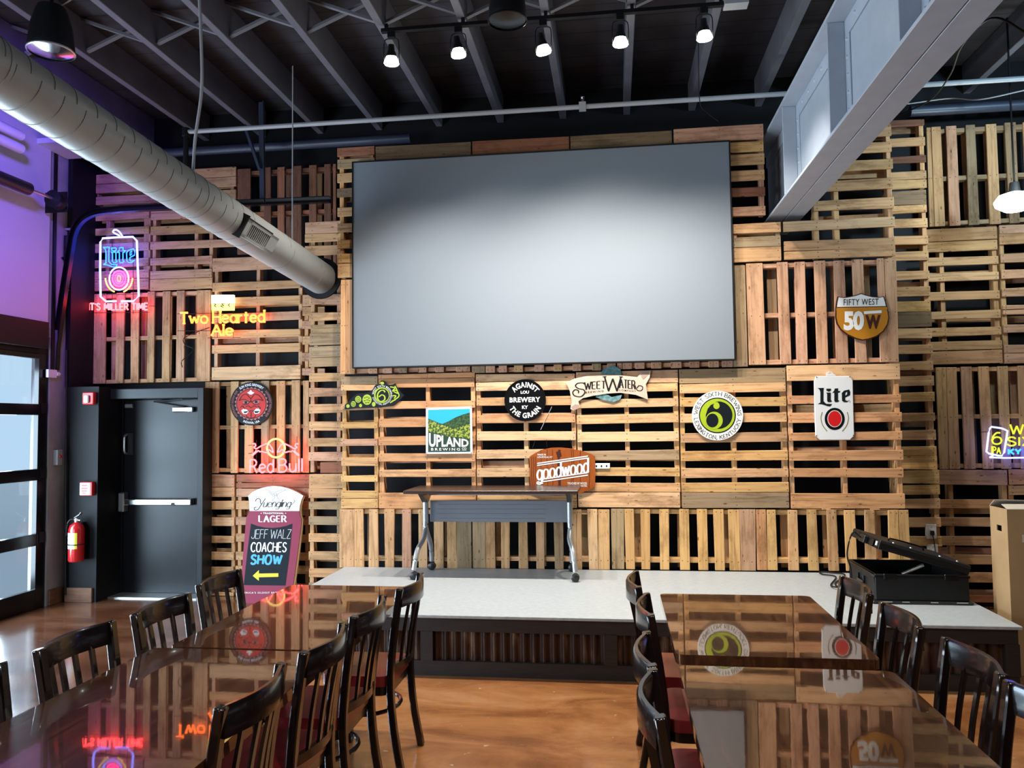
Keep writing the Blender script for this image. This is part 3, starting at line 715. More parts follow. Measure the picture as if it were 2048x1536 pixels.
BX0, BX1, BZ0, BZ1, BW = 1.40, 1.70, 3.515, 4.285, 1.535
t = thing('steel_beam', 'huge grey riveted steel beam running over the tables to the pallet wall', 'beam', (1.55, 3.0, BZ0))
def bl(x, y, z): return (x - 1.55, y - 3.0, z - BZ0)
YN, YE = -4.5, YB - 0.01
def beam_part(name, a, b, m='steel', bv=0.003): return MB().box(bl(*a), bl(*b)).build(name, m, t, bevel=bv)
beam_part('lower_flange', (BX0, YN, BZ0), (1.547, YE, BZ0 + 0.022))
beam_part('lower_flange', (1.553, YN, BZ0), (BX1, YE, BZ0 + 0.022))
beam_part('upper_flange', (BX0, YN, BZ1), (BX1, YE, BZ1 + 0.022))
beam_part('web', (BW, YN, BZ0 + 0.022), (BW + 0.03, YE, BZ1))
beam_part('flange_angle', (BW - 0.012, YN, BZ1 - 0.11), (BW, YE, BZ1))
beam_part('flange_angle', (BW - 0.012, YN, BZ0 + 0.022), (BW, YE, BZ0 + 0.12))
STY = [onZ(1564.5, 394, BZ0 + .02).y, onZ(1651.5, 274, BZ0 + .02).y, onZ(1787.6, 92, BZ0 + .02).y]
STY += [STY[2] - 1.15, STY[2] - 2.3]
riv = MB().lathe([(0.0, -0.012), (0.010, -0.009), (0.0155, 0.0)], n=10).build('rivet', 'steel', t, smooth=True)
riv.rotation_euler = (0, R(90), 0)
first = [True]
def rivet(y, z):
    o = riv if first[0] else riv.copy()
    if not first[0]: COL.objects.link(o)
    first[0] = False
    o.parent = t; o.location = bl(BW - 0.012, y, z)
for k, ys in enumerate(STY):
    beam_part('stiffener', (BX0 + 0.015, ys, BZ0 + 0.022), (BW - .012, ys + 0.014, BZ1))
    beam_part('stiffener_angle', (BW - 0.0125, ys - 0.085, BZ0 + 0.12), (BW - 0.0005, ys, BZ1 - 0.11))
    if k < 3:
        for q in range(5): rivet(ys - 0.045, BZ0 + 0.17 + q * 0.115)
        for q in range(5): rivet(ys - 0.22 - q * 0.19, BZ1 - 0.055)
    if k + 1 < len(STY):
        beam_part('web_plate', (BW - 0.009, STY[k + 1] + 0.05, BZ0 + 0.13), (BW - 0.0005, ys - 0.11, BZ1 - 0.125), bv=0.002)

# ------------------------------------------------------------------ spiral duct
dA, dB = onY(100, 211, 3.75), onY(600, 530, 6.7)
dd = (dB - dA).normalized(); RD = 0.152
def dpos(Y): return dA + dd * ((Y - dA.y) / dd.y)
D0, D1 = dpos(1.6), dpos(7.14)
t = thing('spiral_duct', 'long grey spiral air duct slanting across the upper left', 'duct', dpos(4.4))
o0 = dpos(4.4)
MB().tube([D0 - o0, D1 - o0], RD, 72).build('tube', 'duct', t, smooth=True)
Yr = 1.75
side = dd.cross(Vector((0, 0, 1))).normalized(); upv = side.cross(dd).normalized()
while Yr < 7.05:
    c = dpos(Yr) - o0
    sm = MB().tube([c + (side * math.cos(a) + upv * math.sin(a)) * (RD + .0008) + dd * (0.07 * a / (2 * PI)) for a in [2 * PI * q / 72 for q in range(73)]], 0.0024, 5)
    sm.build('spiral_seam', 'duct_seam', t, smooth=True)
    Yr += 0.155 if Yr < 5.5 else 0.6
for Y in (5.02, 3.35):
    c = dpos(Y) - o0
    MB().tube([c - dd * .012, c + dd * .012], RD + 0.0035, 40).build('joint_band', 'duct', t, smooth=True)
cE = D1 - o0
MB().lathe([(0.02, 0), (RD + 0.05, 0), (RD + 0.05, 0.02), (0.02, 0.02)], n=32).build('wall_collar', 'black', t).matrix_local = Matrix.Translation(cE) @ dd.to_track_quat('Z', 'Y').to_matrix().to_4x4()
# register grille on the flank of the duct
yg0, yg1 = 5.47, 5.95
gc = dpos((yg0 + yg1) / 2)
eye = Vector((0, 0, EYE)) - gc
nrm = (eye - dd * eye.dot(dd)).normalized()
nrm = (nrm + Vector((0, 0, 0.10))).normalized(); nrm = (nrm - dd * nrm.dot(dd)).normalized()
vv = nrm.cross(dd).normalized()
if vv.z < 0: vv = -vv
L2, H2 = (yg1 - yg0) / 2 / dd.y, 0.072
Mg = Matrix.Translation(gc - o0 + nrm * (RD - 0.012)) @ Matrix((dd, vv, nrm)).transposed().to_4x4()
g = MB()
for a, b in (((-L2, -H2, -.09), (L2, -H2 + .022, .034)), ((-L2, H2 - .022, -.09), (L2, H2, .034)), ((-L2, -H2, -.09), (-L2 + .07, H2, .034)), ((L2 - .12, -H2, -.09), (L2, H2, .034))):
    g.box(a, b)
gr = g.build('register_frame', 'duct', t); gr.matrix_local = Mg
k = MB().box((-L2 + .05, -H2 + .01, -.02), (L2 - .1, H2 - .01, 0.004)).build('register_back', 'black', gr)
n = 12
for i in range(n):
    x = -L2 + 0.085 + i * (2 * L2 - 0.22) / (n - 1)
    MB().box((x - .0045, -H2 + .02, 0.0), (x + .0045, H2 - .02, 0.03)).build('slat', 'duct', gr)
g = MB(); g.box((-L2 - .012, -H2 - .02, -.05), (-L2, H2 + .02, .045)); g.box((-L2, H2, -.05), (L2 * .55, H2 + .01, .036))
g.build('black_gasket', 'black', t).matrix_local = Mg
# hangers
for nm, a, b, lab in (('duct_hanger', onY(390, 42, 5.05), None, 'thin bent conduit hanging from a joist to the grey duct'), ('hanger_rod', onY(571, 226, 6.55), None, 'straight thin rod holding the far end of the grey duct')):
    Y = a.y
    end = dpos(Y) + Vector((0, 0, RD))
    if nm == 'duct_hanger':
        Yk = 5.05; end = dpos(Yk) + Vector((0, 0, RD + .012)); st = Vector((end.x + 0.03, Yk, JZ + 0.05))
        pts = smooth_path([st, st + Vector((0.02, -.0, -.35)), st + Vector((0.03, 0, -.75)), end + Vector((.015, 0, .25)), end], 6)
        r = 0.011; m = 'pipe'
    else:
        st = Vector((end.x, Y, JZ + 0.15)); pts = [st, end - Vector((0, 0, .01))]; r = 0.006; m = 'pipe'
    tag(MB().tube([Vector(p) - st for p in pts], r, 8).build(nm, m, None, smooth=True), lab, 'hanger').location = st

# ------------------------------------------------------------------ pipes and rails under the joists
def pipe(name, pts, r, m, label, cat='pipe', n=10):
    pts = [Vector(p) for p in pts]
    o = MB().tube([p - pts[0] for p in pts], r, n).build(name, m, None, smooth=True)
    o.location = pts[0]
    return tag(o, label, cat)
t = thing('sprinkler_pipe', 'grey sprinkler pipe crossing under the joists in front of the pallet wall', 'pipe', onY(372, 264, 6.7))
p0 = onY(372, 264, 6.7); zp = onY(1000, 229, 6.7).z
MB().tube([Vector((0, 0, 0)), Vector((7.9 - p0.x, 0, 0))], 0.021, 12).build('pipe_run', 'pipe', t, smooth=True)
MB().lathe([(0.0, -.05), (.034, -.04), (.034, .035), (0, .045)], n=14).build('elbow_fitting', 'black', t, smooth=True)
MB().tube([(0, 0, 0), (0, 0.0, -0.42)], 0.024, 10).build('drop_pipe', 'black', t, smooth=True)
xs = onY(1165, 215, 6.7).x - p0.x
sp = MB().box((xs - .03, -.03, -.032), (xs + .03, .03, .034)).build('sprinkler_tee', 'pipe', t)
q = MB(); q.tube([(xs, 0, .03), (xs, 0, .075)], .009, 8); q.lathe([(0, .086), (.022, .082), (.022, .078), (0, .078)], c=(xs, 0, 0), n=12); q.tube([(xs - .012, 0, .04), (xs - .012, 0, .08)], .003, 5); q.tube([(xs + .012, 0, .04), (xs + .012, 0, .08)], .003, 5)
q.build('sprinkler_head', 'rail_chrome', sp, smooth=True)
pipe('water_pipe', [Vector((-5.42, 7.5, onY(330, 306, 7.5).z)), Vector((-1.97, 7.5, onY(330, 306, 7.5).z))], 0.045, 'blue_pipe', 'dark blue pipe along the top of the left pallets behind the duct')
zr = onY(1900, 222, 7.5).z
pipe('water_pipe', [(2.75, 7.45, zr), (8.06, 7.45, zr)], 0.05, 'blue_pipe', 'dark blue pipe above the grey upright pallet at the top right')
pipe('loose_cable', smooth_path([onY(1795, 232, 7.2), onY(1860, 200, 6.6), onY(1900, 150, 5.6), onY(1925, 90, 4.8), onY(1985, 36, 4.3), onY(2060, 70, 4.3)], 8), 0.006, 'black', 'loose black cable looping down from the ceiling right of the steel beam', 'cable', 6)
pipe('loose_cable', smooth_path([onY(1815, 208, 6.9), onY(1900, 197, 6.9), onY(1960, 199, 6.6), onY(2060, 178, 6.5)], 8), 0.005, 'pipe', 'pale thin cable strung below the pipe at the top right', 'cable', 6)
pipe('loose_cable', smooth_path([onY(1397, 20, 5.7), onY(1397, 120, 6.3), onY(1400, 205, 6.6), onY(1415, 226, 6.65), onY(1437, 243, 6.7)], 8), 0.004, 'black', 'black wire dangling over the pipe, right of the lamp track', 'cable', 6)

# ------------------------------------------------------------------ lamp track with five spots
TY, TZ = 5.69, 4.745
t = thing('lamp_track', 'black lamp track fixed under the joists', 'track', (-0.4, TY, TZ))
MB().box((-1.32, -.018, -.012), (1.42, .018, .018)).build('rail', 'black', t, bevel=.002)
for x in (-1.28, -0.68, -0.05, 0.59, 1.23):
    MB().box((x - .012, -.014, .018), (x + .012, .014, JZ - TZ)).build('clip', 'black', t)
b = MB().box((1.25, -.05, -.02), (1.42, .05, .035)).build('feed_box', 'pipe', t)
LAMPS = [(783, 122, (-1.75, 6.25, 0.4), 'leftmost lamp on the ceiling track, aimed straight down'),
         (917, 106, (-0.75, 6.45, 0.5), 'second lamp on the ceiling track, tilted to the right'),
         (1087, 100, (0.25, 6.5, 0.9), 'middle lamp on the ceiling track, turned sideways'),
         (1241, 84, (0.05, 6.35, 0.4), 'fourth lamp on the ceiling track, above the screen'),
         (1409, 72, (0.95, 6.3, 0.4), 'rightmost lamp on the ceiling track, near the steel beam')]
for px, py, tgt, lab in LAMPS:
    c = onY(px, py, TY)
    t = thing('track_lamp', lab, 'lamp', c, 0, 'spot lamps on the ceiling track')
    d = (Vector(tgt) - c).normalized()
    q = d.to_track_quat('Z', 'Y').to_matrix().to_4x4()
    top = Vector((0, 0, TZ - 0.012 - c.z))
    MB().box((-.028, -.02, top.z - .047), (.028, .02, top.z - .001)).build('adapter', 'black', t, bevel=.003)
    h = 0.058
    y = MB().tube(smooth_path([(-h, 0, -.02), (-h, 0, top.z - .085), (-h * .55, 0, top.z - .05), (h * .55, 0, top.z - .05), (h, 0, top.z - .085), (h, 0, -.02)], 4), .004, 6).build('yoke', 'black', t, smooth=True)
    s = MB().lathe([(0.0, -.125), (.022, -.12), (.026, -.075), (.034, -.06), (.040, -.03)], n=20).build('socket', 'black', t, smooth=True); s.matrix_local = q
    s = MB().lathe([(.040, -.03), (.055, 0.005), (.058, .02), (.050, .030), (0.0, .034)], n=24).build('bulb', 'e_bulb', t, smooth=True); s.matrix_local = q
    L = light('spot', 'SPOT', c + d * 0.06, 265, (1.0, 0.925, 0.82), c + d, 0.045, angle=112, blend=0.85)
    L.parent = t; L.location = d * 0.06

# ------------------------------------------------------------------ two big black high-bay lamps
def highbay(px, py, z, dpx, label, lens):
    c = onZ(px, py, z); dist = (Vector((c.x, c.y, 0)) - Vector((0, 0, 0))).length
    depth = (CM @ Vector((c.x, EYE - c.z, c.y)))[2]
    r = dpx * depth / FPX / 2
    t = thing('pendant_lamp', label, 'lamp', c, 0, 'black high-bay pendants')
    MB().lathe([(r, 0), (r * 1.03, 0.01), (r, .05), (r * .9, .17), (r * .7, .27), (r * .62, .30), (0, .31)], n=32).build('bell', 'black', t, smooth=True)
    MB().lathe([(r * .97, .004), (r * .8, .0), (r * .45, -.012), (0, -.016)], n=32).build('lens', lens, t, smooth=True)
    MB().lathe([(r, -.004), (r * 1.05, 0), (r * 1.05, .008), (r, .012)], n=32).build('rim', 'alu' if lens == 'silver_lens' else 'black_gloss', t, smooth=True)
    MB().tube([(0, 0, .3), (0, 0, JZ - c.z + .02)], .012, 8).build('stem', 'black', t, smooth=True)
    MB().tube(smooth_path([(r * .3, 0, .3), (r * .9, .02, .36), (r * 1.1, 0, .40), (r * .4, 0, .44), (0, 0, .46)], 6), .005, 6).build('lead', 'pipe', t, smooth=True)
    return t
highbay(102, 104, 4.22, 84, 'black bell-shaped high-bay lamp over the near end of the duct', 'silver_lens')
highbay(1015, 42, 4.30, 76, 'black high-bay lamp beneath the joists above the lamp track middle', 'black_gloss')
# glaring lamp at the right edge
c = onY(2030, 402, 6.9)
t = thing('glaring_lamp', 'glaring white lamp in front of the grey pallet at the right edge', 'lamp', c)
MB().lathe([(0, -.09), (.08, -.08), (.145, -.035), (.155, 0), (.12, .05), (.04, .075), (0, .08)], n=24).build('globe', 'e_globe', t, smooth=True)
MB().lathe([(0.0, .16), (.035, .155), (.045, .07), (0, .07)], n=16).build('cap', 'black', t, smooth=True)
MB().tube([(0, 0, .15), (0, 0, ZC - c.z)], .008, 8).build('stem', 'black', t, smooth=True)
L = light('globe_light', 'POINT', c, 45, (0.85, 1.0, 0.97), None, 0.1); L.parent = t; L.location = (0, -0.2, 0.0)

# ------------------------------------------------------------------ left side: garage door, panel, track
XD = XL - 0.02
def zx(px, py): return onX(px, py, XD).z
rows = [(zx(74, 717), zx(74, 808)), (zx(74, 830), zx(74, 938)), (zx(72, 961), zx(72, 1068)), (zx(66, 1093), zx(68, 1180))]
yr_ = onX(75, 900, XD).y
cols_ = [(4.47, 5.68), (5.76, yr_)]
gd = MB().box((XD - .05, GY0, rows[0][0] + .05), (XD, GY1, GZ)).build('door_2', 'black', None)
struct(gd, 'glazed black sectional garage door in the left wall')
zs = [rows[0][0] + .05] + [x for r in rows for x in r] + [0.0]
for i in range(0, 10, 2):
    z1, z0 = zs[i], zs[i + 1]
    if i == 0: z1 = rows[0][0] + .05
    MB().box((XD - .05, GY0, max(0, z0)), (XD, GY1, z1)).build('rail', 'black_gloss', gd, bevel=.004)
for y0, y1 in ((GY0, cols_[0][0]), (cols_[0][1], cols_[1][0]), (cols_[1][1], GY1)):
    MB().box((XD - .05, y0, 0.0), (XD + .004, y1, rows[0][0] + .05)).build('stile', 'black_gloss', gd, bevel=.004)
for zt_, zb_ in rows:
    for y0, y1 in cols_:
        MB().box((XD - .03, y0 - .01, zb_ - .01), (XD - .024, y1 + .01, zt_ + .01)).build('pane', 'glass', gd)
b = MB()
for z in [rows[k][1] - .04 for k in range(3)]:
    b.box((XD, GY1 - .09, z - .05), (XD + .012, GY1 - .02, z + .05))
b.build('hinge', 'black', gd)
zh = onX(100, 747, XL + .02).z
b = MB(); b.box((XL, GY1 - .06, zh - .04), (XL + .03, GY1 + .06, zh + .04)); b.tube([(XL + .02, GY1 + .06, zh), (XL + .02, GY1 + .10, zh)], .022, 10)
tag(b.build('track_bracket', 'white', None, bevel=.003), 'small white bracket at the top corner of the garage door', 'bracket')
# outdoors beyond the panes
struct(MB().box((-16, -4, -0.12), (-5.75, 14, -0.02)).build('ground_outside', 'pavement'))
struct(MB().box((-9.6, -2, -0.02), (-9.4, 12, 0.95)).build('wall_outside', 'white'))

# white panel washed in violet light
pb, pt_ = onX(90, 645, XL).z, onX(92, 340, XL).z
py1 = onX(93, 500, XL).y
tag(MB().box((XL + .002, 4.2, pb), (XL + .03, py1, pt_ + .35)).build('wall_panel', 'panel_white', None), 'white wall panel glowing violet above the garage door', 'panel')
tag(MB().box((XL + .002, 4.2, pb - .26), (XL + .05, py1 - .01, pb - .002)).build('header_board', 'black', None), 'black header board under the violet-lit panel', 'board')
tag(MB().box((XL + .002, GY1, 2.25), (XL + .014, 7.06, ZC)).build('darkening_board', 'black', None), 'added black board darkening the wall between the violet panel and the corner, behind the door track', 'board')  # added board, darkens a wall strip that came out too lilac
c = onX(111, 915, XL)
t = thing('door_control', 'small grey door control with a red button on the strip beside the garage door', 'switch', c)
MB().box((.0, -.035, -.075), (.05, .035, .075)).build('body', 'pipe', t, bevel=.004)
MB().lathe([(0, .012), (.014, .010), (.016, 0)], c=(.05, 0, .01), n=14, axis='x').build('red_button', 'red', t, smooth=True)
# torsion shaft with spring and drum
ps = onX(57, 378, XL + .22)
t = thing('torsion_shaft', 'garage door torsion shaft with black spring across the violet panel', 'shaft', ps)
ye = onX(112, 405, XL + .22).y - ps.y
MB().tube([(0, -2.2, 0), (0, ye, 0)], .014, 10).build('shaft', 'alu', t, smooth=True)
MB().tube([(0, -1.4, 0), (0, 0.0, 0)], .058, 18).build('spring', 'black_plastic', t, smooth=True)
MB().lathe([(.014, -.06), (.085, -.05), (.075, -.02), (.075, .03), (.09, .05), (.014, .06)], c=(0, ye, 0), n=20, axis='y').build('cable_drum', 'black', t, smooth=True)
MB().box((-.17, ye + .07, -.10), (.06, ye + .08, .10)).build('bearing_plate', 'black', t)
for a, lab in ((268, 'upper'), (294, 'lower')):
    p = onX(42, a + 4, XL + .2)
    pipe('heating_pipe', [(p.x, 4.0, p.z), (p.x, p.y, p.z)], .045, 'white', '%s of two pale pipes high on the left wall, tinted violet' % lab)
z0 = onY(140, 318, 7.2).z
tag(MB().box((-5.49, 6.75, z0), (-4.75, 7.2, z0 + .05)).build('soffit_board', 'panel_white', None), 'pale soffit board under the ceiling in the left corner, tinted violet', 'board')
# door track: up the jamb, round the bend, out into the room
yt = 7.10
pts = [onY(110, 740, yt), onY(112, 698, yt), onY(128, 580, yt), onY(143, 480, yt), onY(152, 455, yt), onY(168, 436, yt), onY(195, 424, yt), onY(245, 418, yt), onY(420, 409, yt), onY(660, 399, yt)]
pts = [pts[0], pts[1], pts[2]] + smooth_path(pts[3:8], 5)[1:] + pts[8:]
t = thing('door_track', 'curved black garage door track bending out along the upper pallets', 'track', pts[1])
MB().sweep([p - pts[1] for p in pts], [(-.03, -.025), (.03, -.025), (.03, .025), (.022, .025), (.022, -.017), (-.022, -.017), (-.022, .025), (-.03, .025)], up=(0, -1, 0)).build('rail', 'black_gloss', t, smooth=True)
for px, y0, y1 in ((487, 248, 340), (0, 0, 0)):
    if px == 0: continue
    a, b_ = onY(488, 250, yt), onY(518, 338, yt)
    MB().sweep([a - pts[1], b_ - pts[1]], [(-.018, -.018), (.018, -.018), (.018, -.013), (-.013, -.013), (-.013, .018), (-.018, .018)], up=(0, -1, 0)).build('angle_strut', 'blue_pipe', t)
    a, b_ = onY(521, 300, yt + .02), onY(524, 405, yt + .02)
    MB().sweep([Vector((a.x, a.y, JZ + .1)) - pts[1], b_ - pts[1]], [(-.03, -.018), (.03, -.018), (.03, -.013), (-.025, -.013), (-.025, .018), (-.03, .018)], up=(0, -1, 0)).build('hanging_strut', 'blue_pipe', t)
# door operator box and cable by the neon
c = onY(168, 496, 7.18); c.x = onY(182, 600, B_).x - .045
t = thing('junction_box', 'dark control box with wiring on the black wall left of the can neon', 'box', c)
MB().box((-.055, 0, -.14), (.055, .05, .14)).build('body', 'black_plastic', t, bevel=.006)
MB().box((-.03, -.03, -.03), (.02, 0, .03)).build('relay', 'alu', t, bevel=.004)
MB().lathe([(0, -.04), (.03, -.035), (.034, 0), (0, 0)], c=(-.005, 0, -.10), n=14, axis='y').build('knob', 'black_gloss', t)
MB().tube([Vector(p) for p in smooth_path([(0, .02, -.13), (.0, -.01, -.22), (-.02, 0, -.30), (.03, .02, -.40), (.07, .03, -.42)], 6)], .004, 6).build('lead', 'pipe', t, smooth=True)
c = onY(120, 475, 7.1)
pipe('junction_conduit', smooth_path([onY(112, 500, 7.3), onY(113, 475, 7.25), onY(124, 460, 7.2), onY(140, 458, 7.2)], 6), .012, 'pipe', 'short bent conduit beside the garage door track', 'conduit', 8)
pipe('junction_conduit', [onY(133, 700, 7.19), onY(131, 1190, 7.19)], .008, 'black', 'thin black conduit running down the corner by the fire extinguisher', 'conduit', 8)

# ------------------------------------------------------------------ black pilaster, exit door
PX0, PX1 = -5.44, onY(196, 900, 7.22).x
zpl = onY(300, 769, 7.56).z
struct(MB().box((PX0, 7.22, 0), (PX1, YB, zpl - .03)).build('wall_pilaster', 'black_wall'))
struct(MB().box((PX0, 7.22, zpl - .03), (onY(182, 600, B_).x - .012, YB, ZC)).build('wall_corner', 'black_wall'))
b = MB(); b.box((PX0, 7.195, 0), (PX1 - .03, 7.22, onY(150, 1176, 7.195).z)); struct(b.build('baseboard_back', 'base_wood', None, bevel=.003))
b = MB(); b.box((XL, GY1 + .02, 0), (XL + .025, 7.7, 0.15)); struct(b.build('baseboard_left', 'base_wood', None, bevel=.003))
FX0, FX1 = onY(199, 1000, 7.40).x, onY(405.5, 1000, 7.40).x
FZ = onY(300, 777, 7.40).z
IX0, IX1 = onY(214, 1000, 7.40).x, onY(394, 1000, 7.40).x
IZ = onY(300, 797, 7.40).z
root = MB().box((IX0 + .005, 7.62, 0.012), (IX1 - .002, 7.665, IZ - .004)).build('door_1', 'door_paint', None, bevel=.003)
struct(root, 'black steel exit door with a silver push bar')
b = MB(); b.box((FX0, 7.40, 0), (IX0, 7.70, FZ)); b.box((IX1, 7.40, 0), (FX1, 7.70, FZ)); b.box((IX0, 7.40, IZ), (IX1, 7.70, FZ))
b.build('frame', 'frame_paint', root, bevel=.004)
b = MB(); b.box((IX0, 7.60, 0.01), (IX0 + .035, 7.70, IZ)); b.box((IX1 - .03, 7.60, 0.01), (IX1, 7.615, IZ)); b.build('stop', 'black', root)
MB().box((IX0, 7.40, 0), (IX1, 7.70, .012)).build('threshold', 'alu', root)
YS = 7.62
zbar = onY(320, 1003, YS).z; xb0, xb1 = onY(252, 1003, YS).x, onY(389, 1003, YS).x
bar = MB().box((xb0, YS - .075, zbar - .032), (xb1, YS - .035, zbar + .032)).build('push_bar', 'rail_chrome', root, bevel=.008)
b = MB(); x0 = onY(246, 1003, YS).x; b.box((x0, YS - .09, zbar - .10), (x0 + .065, YS, zbar + .10)); b.build('latch_case', 'alu', bar, bevel=.01)
b = MB(); b.box((xb1 - .04, YS - .07, zbar - .035), (xb1, YS, zbar + .035)); b.build('end_bracket', 'alu', bar, bevel=.006)
b = MB(); xm_ = onY(354, 1003, YS).x; b.box((xm_ - .02, YS - .078, zbar - .035), (xm_ + .02, YS - .03, zbar - .005)); b.build('dogging_cap', 'black', bar)
pl = onY(258, 888, YS)
b = MB(); b.lathe([(0, -.03), (.05, -.026), (.06, 0), (0, 0)], n=20, axis='y')
hp = MB(); hp.box((-.055, -.012, -.12), (.055, 0, .12)); hp = hp.build('alarm_plate', 'black_plastic', root, bevel=.012); hp.location = pl
sub = MB().tube(smooth_path([(-.02, -.01, .10), (-.02, -.045, .08), (-.02, -.05, 0), (-.02, -.045, -.08), (-.02, -.01, -.10)], 5), .012, 8).build('grip', 'alu', hp, smooth=True)
cl = onY(372, 819, YS)
t2 = MB().box((-.13, -.05, -.028), (.10, 0, .028)).build('closer', 'rail_chrome', root, bevel=.01); t2.location = cl
MB().tube([(.0, -.03, .03), (-.32, -.06, .085)], .009, 6).build('closer_arm', 'black', t2); MB().tube([(-.32, -.06, .085), (.02, -.10, .11)], .008, 6).build('closer_arm', 'black', t2)
t2 = MB().box((-.045, -.035, -.022), (.045, 0, .022)).build('contact', 'alu', root, bevel=.005); t2.location = onY(261, 812, YS)

# ------------------------------------------------------------------ fire safety things on the pilaster
c = onY(182, 797, 7.22)
t = thing('fire_alarm', 'red fire alarm strobe beside the top of the exit door frame', 'fire alarm', c)
MB().box((-.062, -.05, -.062), (.062, 0, .062)).build('body', 'red', t, bevel=.008)
MB().box((-.03, -.075, -.045), (.02, -.05, .03)).build('strobe_lens', 'white_gloss', t, bevel=.008)
c = onY(178, 977, 7.22)
t = thing('pull_station', 'red fire pull station with white lettered front, above the extinguisher', 'fire alarm', c)
MB().box((-.068, -.05, -.068), (.068, 0, .068)).build('body', 'red', t, bevel=.006)
b = MB().box((-.060, -.054, -.060), (.048, -.05, .060)).build('front_plate', 'ink_white', t)
b = MB()
for z, w in ((.035, .03), (.005, .036), (-.02, .03), (-.042, .02)): b.box((-.01 - w, -.0555, z - .007), (-.01 + w, -.054, z + .007))
b.build('lettering', 'red', t)
MB().tube([(.0, .03, .07), (.0, .03, onY(178, 800, 7.22).z - c.z)], .008, 6).build('wire_duct', 'black', t)
c = onY(152, 1123, 7.12)
t = thing('fire_extinguisher', 'red fire extinguisher hanging on the black wall by the exit door', 'fire extinguisher', c)
H = onY(152, 1046, 7.12).z - c.z
MB().lathe([(0, 0), (.066, .004), (.072, .02), (.072, H - .06), (.06, H - .02), (.03, H), (.02, H + .01), (0, H + .01)], n=28).build('cylinder', 'red_gloss', t, smooth=True)
b = MB()
for k in range(9):
    a0, a1 = R(-150 + k * 9), R(-150 + (k + 1) * 9)
    b.add([(.0735 * math.cos(a), .0735 * math.sin(a), z) for a, z in ((a0, .13), (a1, .13), (a1, H - .09), (a0, H - .09))], [(0, 1, 2, 3)])
lb = b.build('label', 'ink_white', t)
b = MB()
for k in range(3):
    a0, a1 = R(-69 + k * 7), R(-69 + (k + 1) * 7)
    b.add([(.0736 * math.cos(a), .0736 * math.sin(a), z) for a, z in ((a0, .13), (a1, .13), (a1, H - .09), (a0, H - .09))], [(0, 1, 2, 3)])
b.build('label_strip', 'yellow_label', t)
b = MB()
for zz, w in ((H - .12, 14), (H - .16, 16), (H - .20, 10), (H - .23, 16)):
    a0, a1 = R(-120 - w), R(-120 + w)
    b.add([(.0742 * math.cos(a), .0742 * math.sin(a), z) for a, z in ((a0, zz - .008), (a1, zz - .008), (a1, zz + .008), (a0, zz + .008))], [(0, 1, 2, 3)])
b.build('label_print', 'ink_black', lb)
MB().tube([(.0745 * math.cos(2 * PI * k / 24), .0745 * math.sin(2 * PI * k / 24), .17) for k in range(24)], .005, 6, closed=True).build('strap', 'black', t)
MB().lathe([(.02, H), (.024, H + .035), (.015, H + .05), (0, H + .05)], n=14).build('valve', 'alu', t, smooth=True)
b = MB(); b.sweep([(-.02, 0, H + .05), (.05, -.02, H + .085), (.075, -.03, H + .11)], [(-.012, -.004), (.012, -.004), (.012, .004), (-.012, .004)]); b.sweep([(-.02, 0, H + .035), (.06, -.02, H + .03)], [(-.012, -.004), (.012, -.004), (.012, .004), (-.012, .004)])
b.build('lever', 'alu', t)
MB().tube(smooth_path([(-.02, 0, H + .03), (-.06, -.01, H + .03), (-.085, -.02, H - .02), (-.092, -.02, H - .12)], 5), .010, 8).build('hose', 'black', t, smooth=True)
MB().box((-.03, .06, .05), (.03, .10, H)).build('wall_bracket', 'black', t)

# ------------------------------------------------------------------ lettering
_tc = {}
def glyphs(s, bold=0.0, space=1.0):
    key = (s, bold, space)
    if key not in _tc:
        cu = bpy.data.curves.new('tmp', 'FONT'); cu.body = s; cu.size = 1.0; cu.offset = bold; cu.space_character = space
        cu.resolution_u = 3; cu.dimensions = '2D'; cu.fill_mode = 'FRONT'
        ob = bpy.data.objects.new('tmp', cu); COL.objects.link(ob)
        dg = bpy.context.evaluated_depsgraph_get(); dg.update()
        me = bpy.data.meshes.new_from_object(ob.evaluated_get(dg))
        vs = [(v.co.x, v.co.y) for v in me.vertices]; fs = [tuple(p.vertices) for p in me.polygons]
        bpy.data.objects.remove(ob); bpy.data.curves.remove(cu); bpy.data.meshes.remove(me)
        _tc[key] = (vs, fs)
    return _tc[key]
